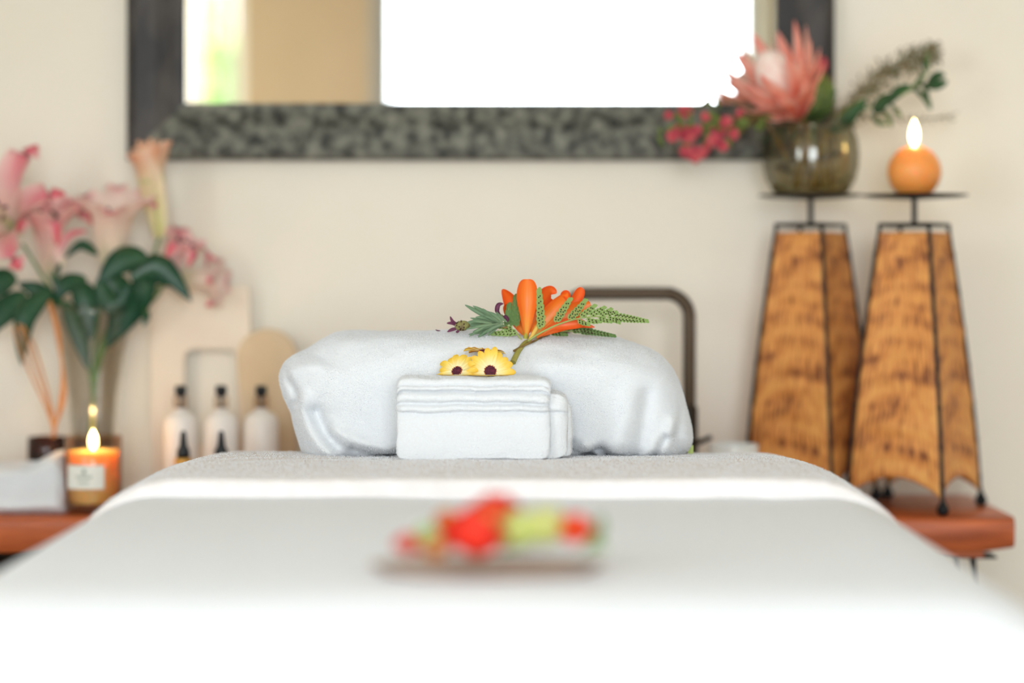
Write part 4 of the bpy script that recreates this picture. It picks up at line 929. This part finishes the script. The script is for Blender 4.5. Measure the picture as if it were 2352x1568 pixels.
# bottles
M_botglass = glassy('bottle_glass', (232, 220, 210), .02)
def pump(px, label, d=3.86):
    x = P(px, 0, d).x; o = thing('lotion_bottle', (x, d, BZ), label, 'bottle', 'tall lotion bottles on the bench')
    h = P(0, 948, d).z-BZ; r = .0335; ht = P(0, 885, d).z-BZ
    m = MB(); m.lathe([(.0005, 0), (r-.003, 0), (r, .004), (r, h-.02), (r-.004, h-.006), (r-.013, h), (.012, h+.004), (.012, h+.010), (.0005, h+.010)], (x, d, BZ), 40); m.build('body', M_lotion, o)
    m = MB(); m.lathe([(.0005, h+.010), (.014, h+.010), (.0145, ht-.024), (.0135, ht-.021), (.0005, ht-.021)], (x, d, BZ), 32); m.build('clear_cap', M_clearpl, o)
    m = MB(); m.lathe([(.0005, h+.011), (.0035, h+.011), (.0035, ht-.022), (.0105, ht-.019), (.0115, ht-.012), (.011, ht-.002), (.009, ht), (.0005, ht)], (x, d, BZ), 32); m.tube([(x, d, ht+BZ-.005), (x, d-.018, ht+BZ-.007)], .004, 8); m.build('pump_head', M_blackpl, o)
    return o
pump(415, 'tall white bottle with black pump nearest the lily vase'); pump(508, 'middle tall white bottle with black pump on the bench'); pump(600, 'tall white bottle with black pump nearest the draped pillow')
def dropper(px, label, gold, d=3.73):
    x = P(px, 0, d).x; o = thing('dropper_bottle', (x, d, BZ), label, 'bottle', 'small dropper bottles before the lotion bottles'); h = P(0, 1066, d).z-BZ; ht = P(0, 990, d).z-BZ
    m = MB(); m.lathe([(.0005, 0), (.022, 0), (.0235, .003), (.0235, h-.012), (.018, h-.003), (.011, h), (.0005, h)], (x, d, BZ), 32); m.build('body', mat('pink_bottle', (236, 208, 196), .3) if 'pink_bottle' not in MATS else MATS['pink_bottle'], o)
    m = MB(); m.lathe([(.0005, h), (.016, h), (.017, h+.004), (.016, h+.012), (.0005, h+.012)], (x, d, BZ), 24); m.build('collar', mat('gold_collar', (222, 166, 84), .35, metal=.5) if gold and 'gold_collar' not in MATS else (MATS['gold_collar'] if gold else M_blackpl), o)
    m = MB(); m.lathe([(.0005, h+.012), (.0125, h+.012), (.0125, h+.026), (.008, h+.034), (.0055, ht-.006), (.004, ht), (.0005, ht+.001)], (x, d, BZ), 24); m.build('dropper_bulb', M_blackpl, o)
dropper(421, 'small bottle with tapered black top and gold collar before the leftmost tall bottle', True); dropper(508, 'small black-topped bottle before the middle tall bottle', False)
# made-up boards shaped and tinted as soft wall shadows behind the bottles
M_cream = mat('cream_shadow_tone', (240, 226, 206), .7, (236, 220, 200), 10); M_beige = mat('beige_shadow_tone', (222, 196, 160), .7, (214, 186, 148), 8)
bd = 4.035
def px_board(name, outer_, hole, mt, d, th, label, cat):
    bm = bmesh.new(); ov = [bm.verts.new(P(a, b, d)) for a, b in outer_]; es = [bm.edges.new((ov[i], ov[(i+1) % len(ov)])) for i in range(len(ov))]
    if hole:
        hv_ = [bm.verts.new(P(a, b, d)) for a, b in hole]; es += [bm.edges.new((hv_[i], hv_[(i+1) % len(hv_)])) for i in range(len(hv_))]
    bmesh.ops.triangle_fill(bm, use_beauty=True, edges=es, use_dissolve=True); me = bpy.data.meshes.new(name); bm.to_mesh(me); bm.free(); me.materials.append(mt)
    o = bpy.data.objects.new(name, me); col.objects.link(o); md = o.modifiers.new('solid', 'SOLIDIFY'); md.thickness = th; md.offset = 0
    tag(o, label, cat); return o
def rrect(x0, y0, x1, y1, r, n=6, taper=0):
    pts = []
    for cx2, cy2, a0 in ((x1-r, y0+r, -90), (x1-r, y1-r, 0), (x0+r, y1-r, 90), (x0+r, y0+r, 180)):
        for i in range(n+1): a = R(a0+90*i/n); pts.append((cx2+r*math.cos(a), cy2+r*math.sin(a)))
    return pts
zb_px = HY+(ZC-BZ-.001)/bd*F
px_board('cream_shadow_board', [(345, 668), (352, 660), (560, 655), (573, 662), (577, 800), (582, zb_px), (352, zb_px)], rrect(424, 800, 548, 1020, 26), M_cream, bd, .014, 'cream cut-out board added as a soft wall shadow behind the tall bottles', 'board')
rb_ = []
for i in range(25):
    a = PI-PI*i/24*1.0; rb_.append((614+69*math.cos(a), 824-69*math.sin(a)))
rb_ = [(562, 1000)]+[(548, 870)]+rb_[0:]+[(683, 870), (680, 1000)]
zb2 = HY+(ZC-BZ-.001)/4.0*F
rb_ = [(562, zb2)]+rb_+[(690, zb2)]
px_board('round_shadow_board', rb_, None, M_beige, 4.0, .018, 'beige round-topped board added as a soft wall shadow behind the bottle nearest the pillow', 'board')
# ================================================================ tray of petals in the foreground
td = 2.02; tcx = P(1118, 0, td).x; tz0 = SZ+.0035
M_tray = mat('brown_wood_dish', (186, 164, 146), .6, (140, 116, 100), 12, (1, 6, 1))
m = MB(); rows = []
for r, z in ((.001, .0), (.085, .0), (.108, .004), (.118, .011), (.120, .013), (.117, .0135), (.106, .0075), (.084, .0035), (.001, .003)):
    rows.append([Vector((tcx+r*math.cos(-a), td+.012+r*.42*math.sin(-a), tz0+z*.75)) for a in [2*PI*i/56 for i in range(56)]])
m.grid(rows, True); tag(m.build('oval_dish', M_tray), 'shallow oval brown wooden dish of blossoms lying on the white sheet', 'dish')
def blossom(name, px, py, r, colr, label, d=td, kind='cup', tilt=(0, -.4, 1), colr2=None, layers=3, op=.55):
    """layered cupped bloom, r half-width in px"""
    mt = petal_mat(name+'_petal', [(0, colr2 or colr), (1, colr)], trans=.25); r *= 1.32; rr = r/F*d; c = P(px, py-4, d); ax = Vector(tilt).normalized(); U = ax.orthogonal().normalized(); V2 = ax.cross(U)
    c = c-ax*rr*.5
    if c.z < tz0+.006: c.z = tz0+.006
    o = thing(name, c, label, 'flower', 'blossoms in the oval dish'); rn = random.Random(int(px))
    for l in range(layers):
        for i in range(5+l):
            a = 2*PI*(i+.5*l)/(5+l)+rn.uniform(-.2, .2); r_ = U*math.cos(a)+V2*math.sin(a); k = .45+.55*(l+1)/layers
            m = MB(); m.ribbon([c, c+r_*rr*.7*k+ax*rr*.35, c+r_*rr*.95*k+ax*rr*(.8-.1*l), c+r_*rr*(1.05*k)+ax*rr*(1.15-.25*l)], rr*.5, -r_, .5, 8, 6, zmin=tz0+.005)
            m.build('petal', mt, o)
    m = MB(); m.ell(c+ax*rr*.55, (rr*.6, rr*.6, rr*.6), 14, 10); m.build('flower_centre', mt, o)
    return o
RD = (238, 66, 44); OR = (240, 116, 50)
blossom('red_blossom', 1095, 1238, 62, (244, 66, 46), 'largest red-orange bloom in the middle of the oval dish', td-.005)
blossom('red_blossom', 1045, 1222, 38, (240, 52, 44), 'red bloom just left of the middle in the oval dish', td+.015)
blossom('red_blossom', 1140, 1178, 42, (226, 62, 36), 'red bloom heaped highest at the back of the oval dish', td+.03, tilt=(0, -.1, 1))
blossom('peach_blossom', 1132, 1205, 36, (238, 160, 84), 'peach-orange bloom between the red and lime blooms in the dish', td+.012)
blossom('lime_blossom', 1195, 1230, 48, (220, 224, 140), 'lime-yellow bloom, left one of the lime pair in the dish', td+.0, colr2=(170, 190, 90))
blossom('lime_blossom', 1252, 1222, 48, (226, 226, 150), 'lime-yellow bloom, right one of the lime pair in the dish', td+.004, colr2=(190, 196, 100))
blossom('red_blossom', 1318, 1226, 38, (240, 82, 40), 'orange-red bloom at the right end of the oval dish', td)
blossom('red_blossom', 938, 1258, 26, (226, 76, 50), 'small red bloom at the left end of the oval dish', td-.005)
blossom('orange_flower', 1025, 1196, 20, (222, 150, 60), 'small orange bloom at the back left of the oval dish', td+.02)
blossom('orange_flower', 1000, 1268, 30, (214, 148, 90), 'tan-orange bloom low at the front left of the oval dish', td-.015)
for (pp, w, lb_) in (([(1020, 1262), (985, 1232), (962, 1210)], 26, 'green leaf at the left of the red blooms in the dish'), ([(1350, 1262), (1375, 1225), (1380, 1182)], 12, 'narrow dark green leaf upright at the right end of the dish'), ([(1150, 1265), (1185, 1240), (1190, 1215)], 14, 'green leaf between red and lime blooms in the dish'), ([(1340, 1262), (1370, 1252), (1395, 1258)], 10, 'dark leaf lying over the right rim of the dish')):
    c = [P(a, b, td-.012+(.008*i)) for i, (a, b) in enumerate(pp)]; m = MB(); m.ribbon(c, w/F*td, (0, -1, .3), .3, 12, 6, zmin=tz0+.013)
    tag(m.build('garnish_leaf', M_fern2 if 'upright' in lb_ else petal_mat('garnish', [(0, (120, 160, 90)), (1, (150, 176, 110))], trans=.15)), lb_, 'leaf')
for o in bpy.data.objects:
    if '_w' in o: del o['_w']
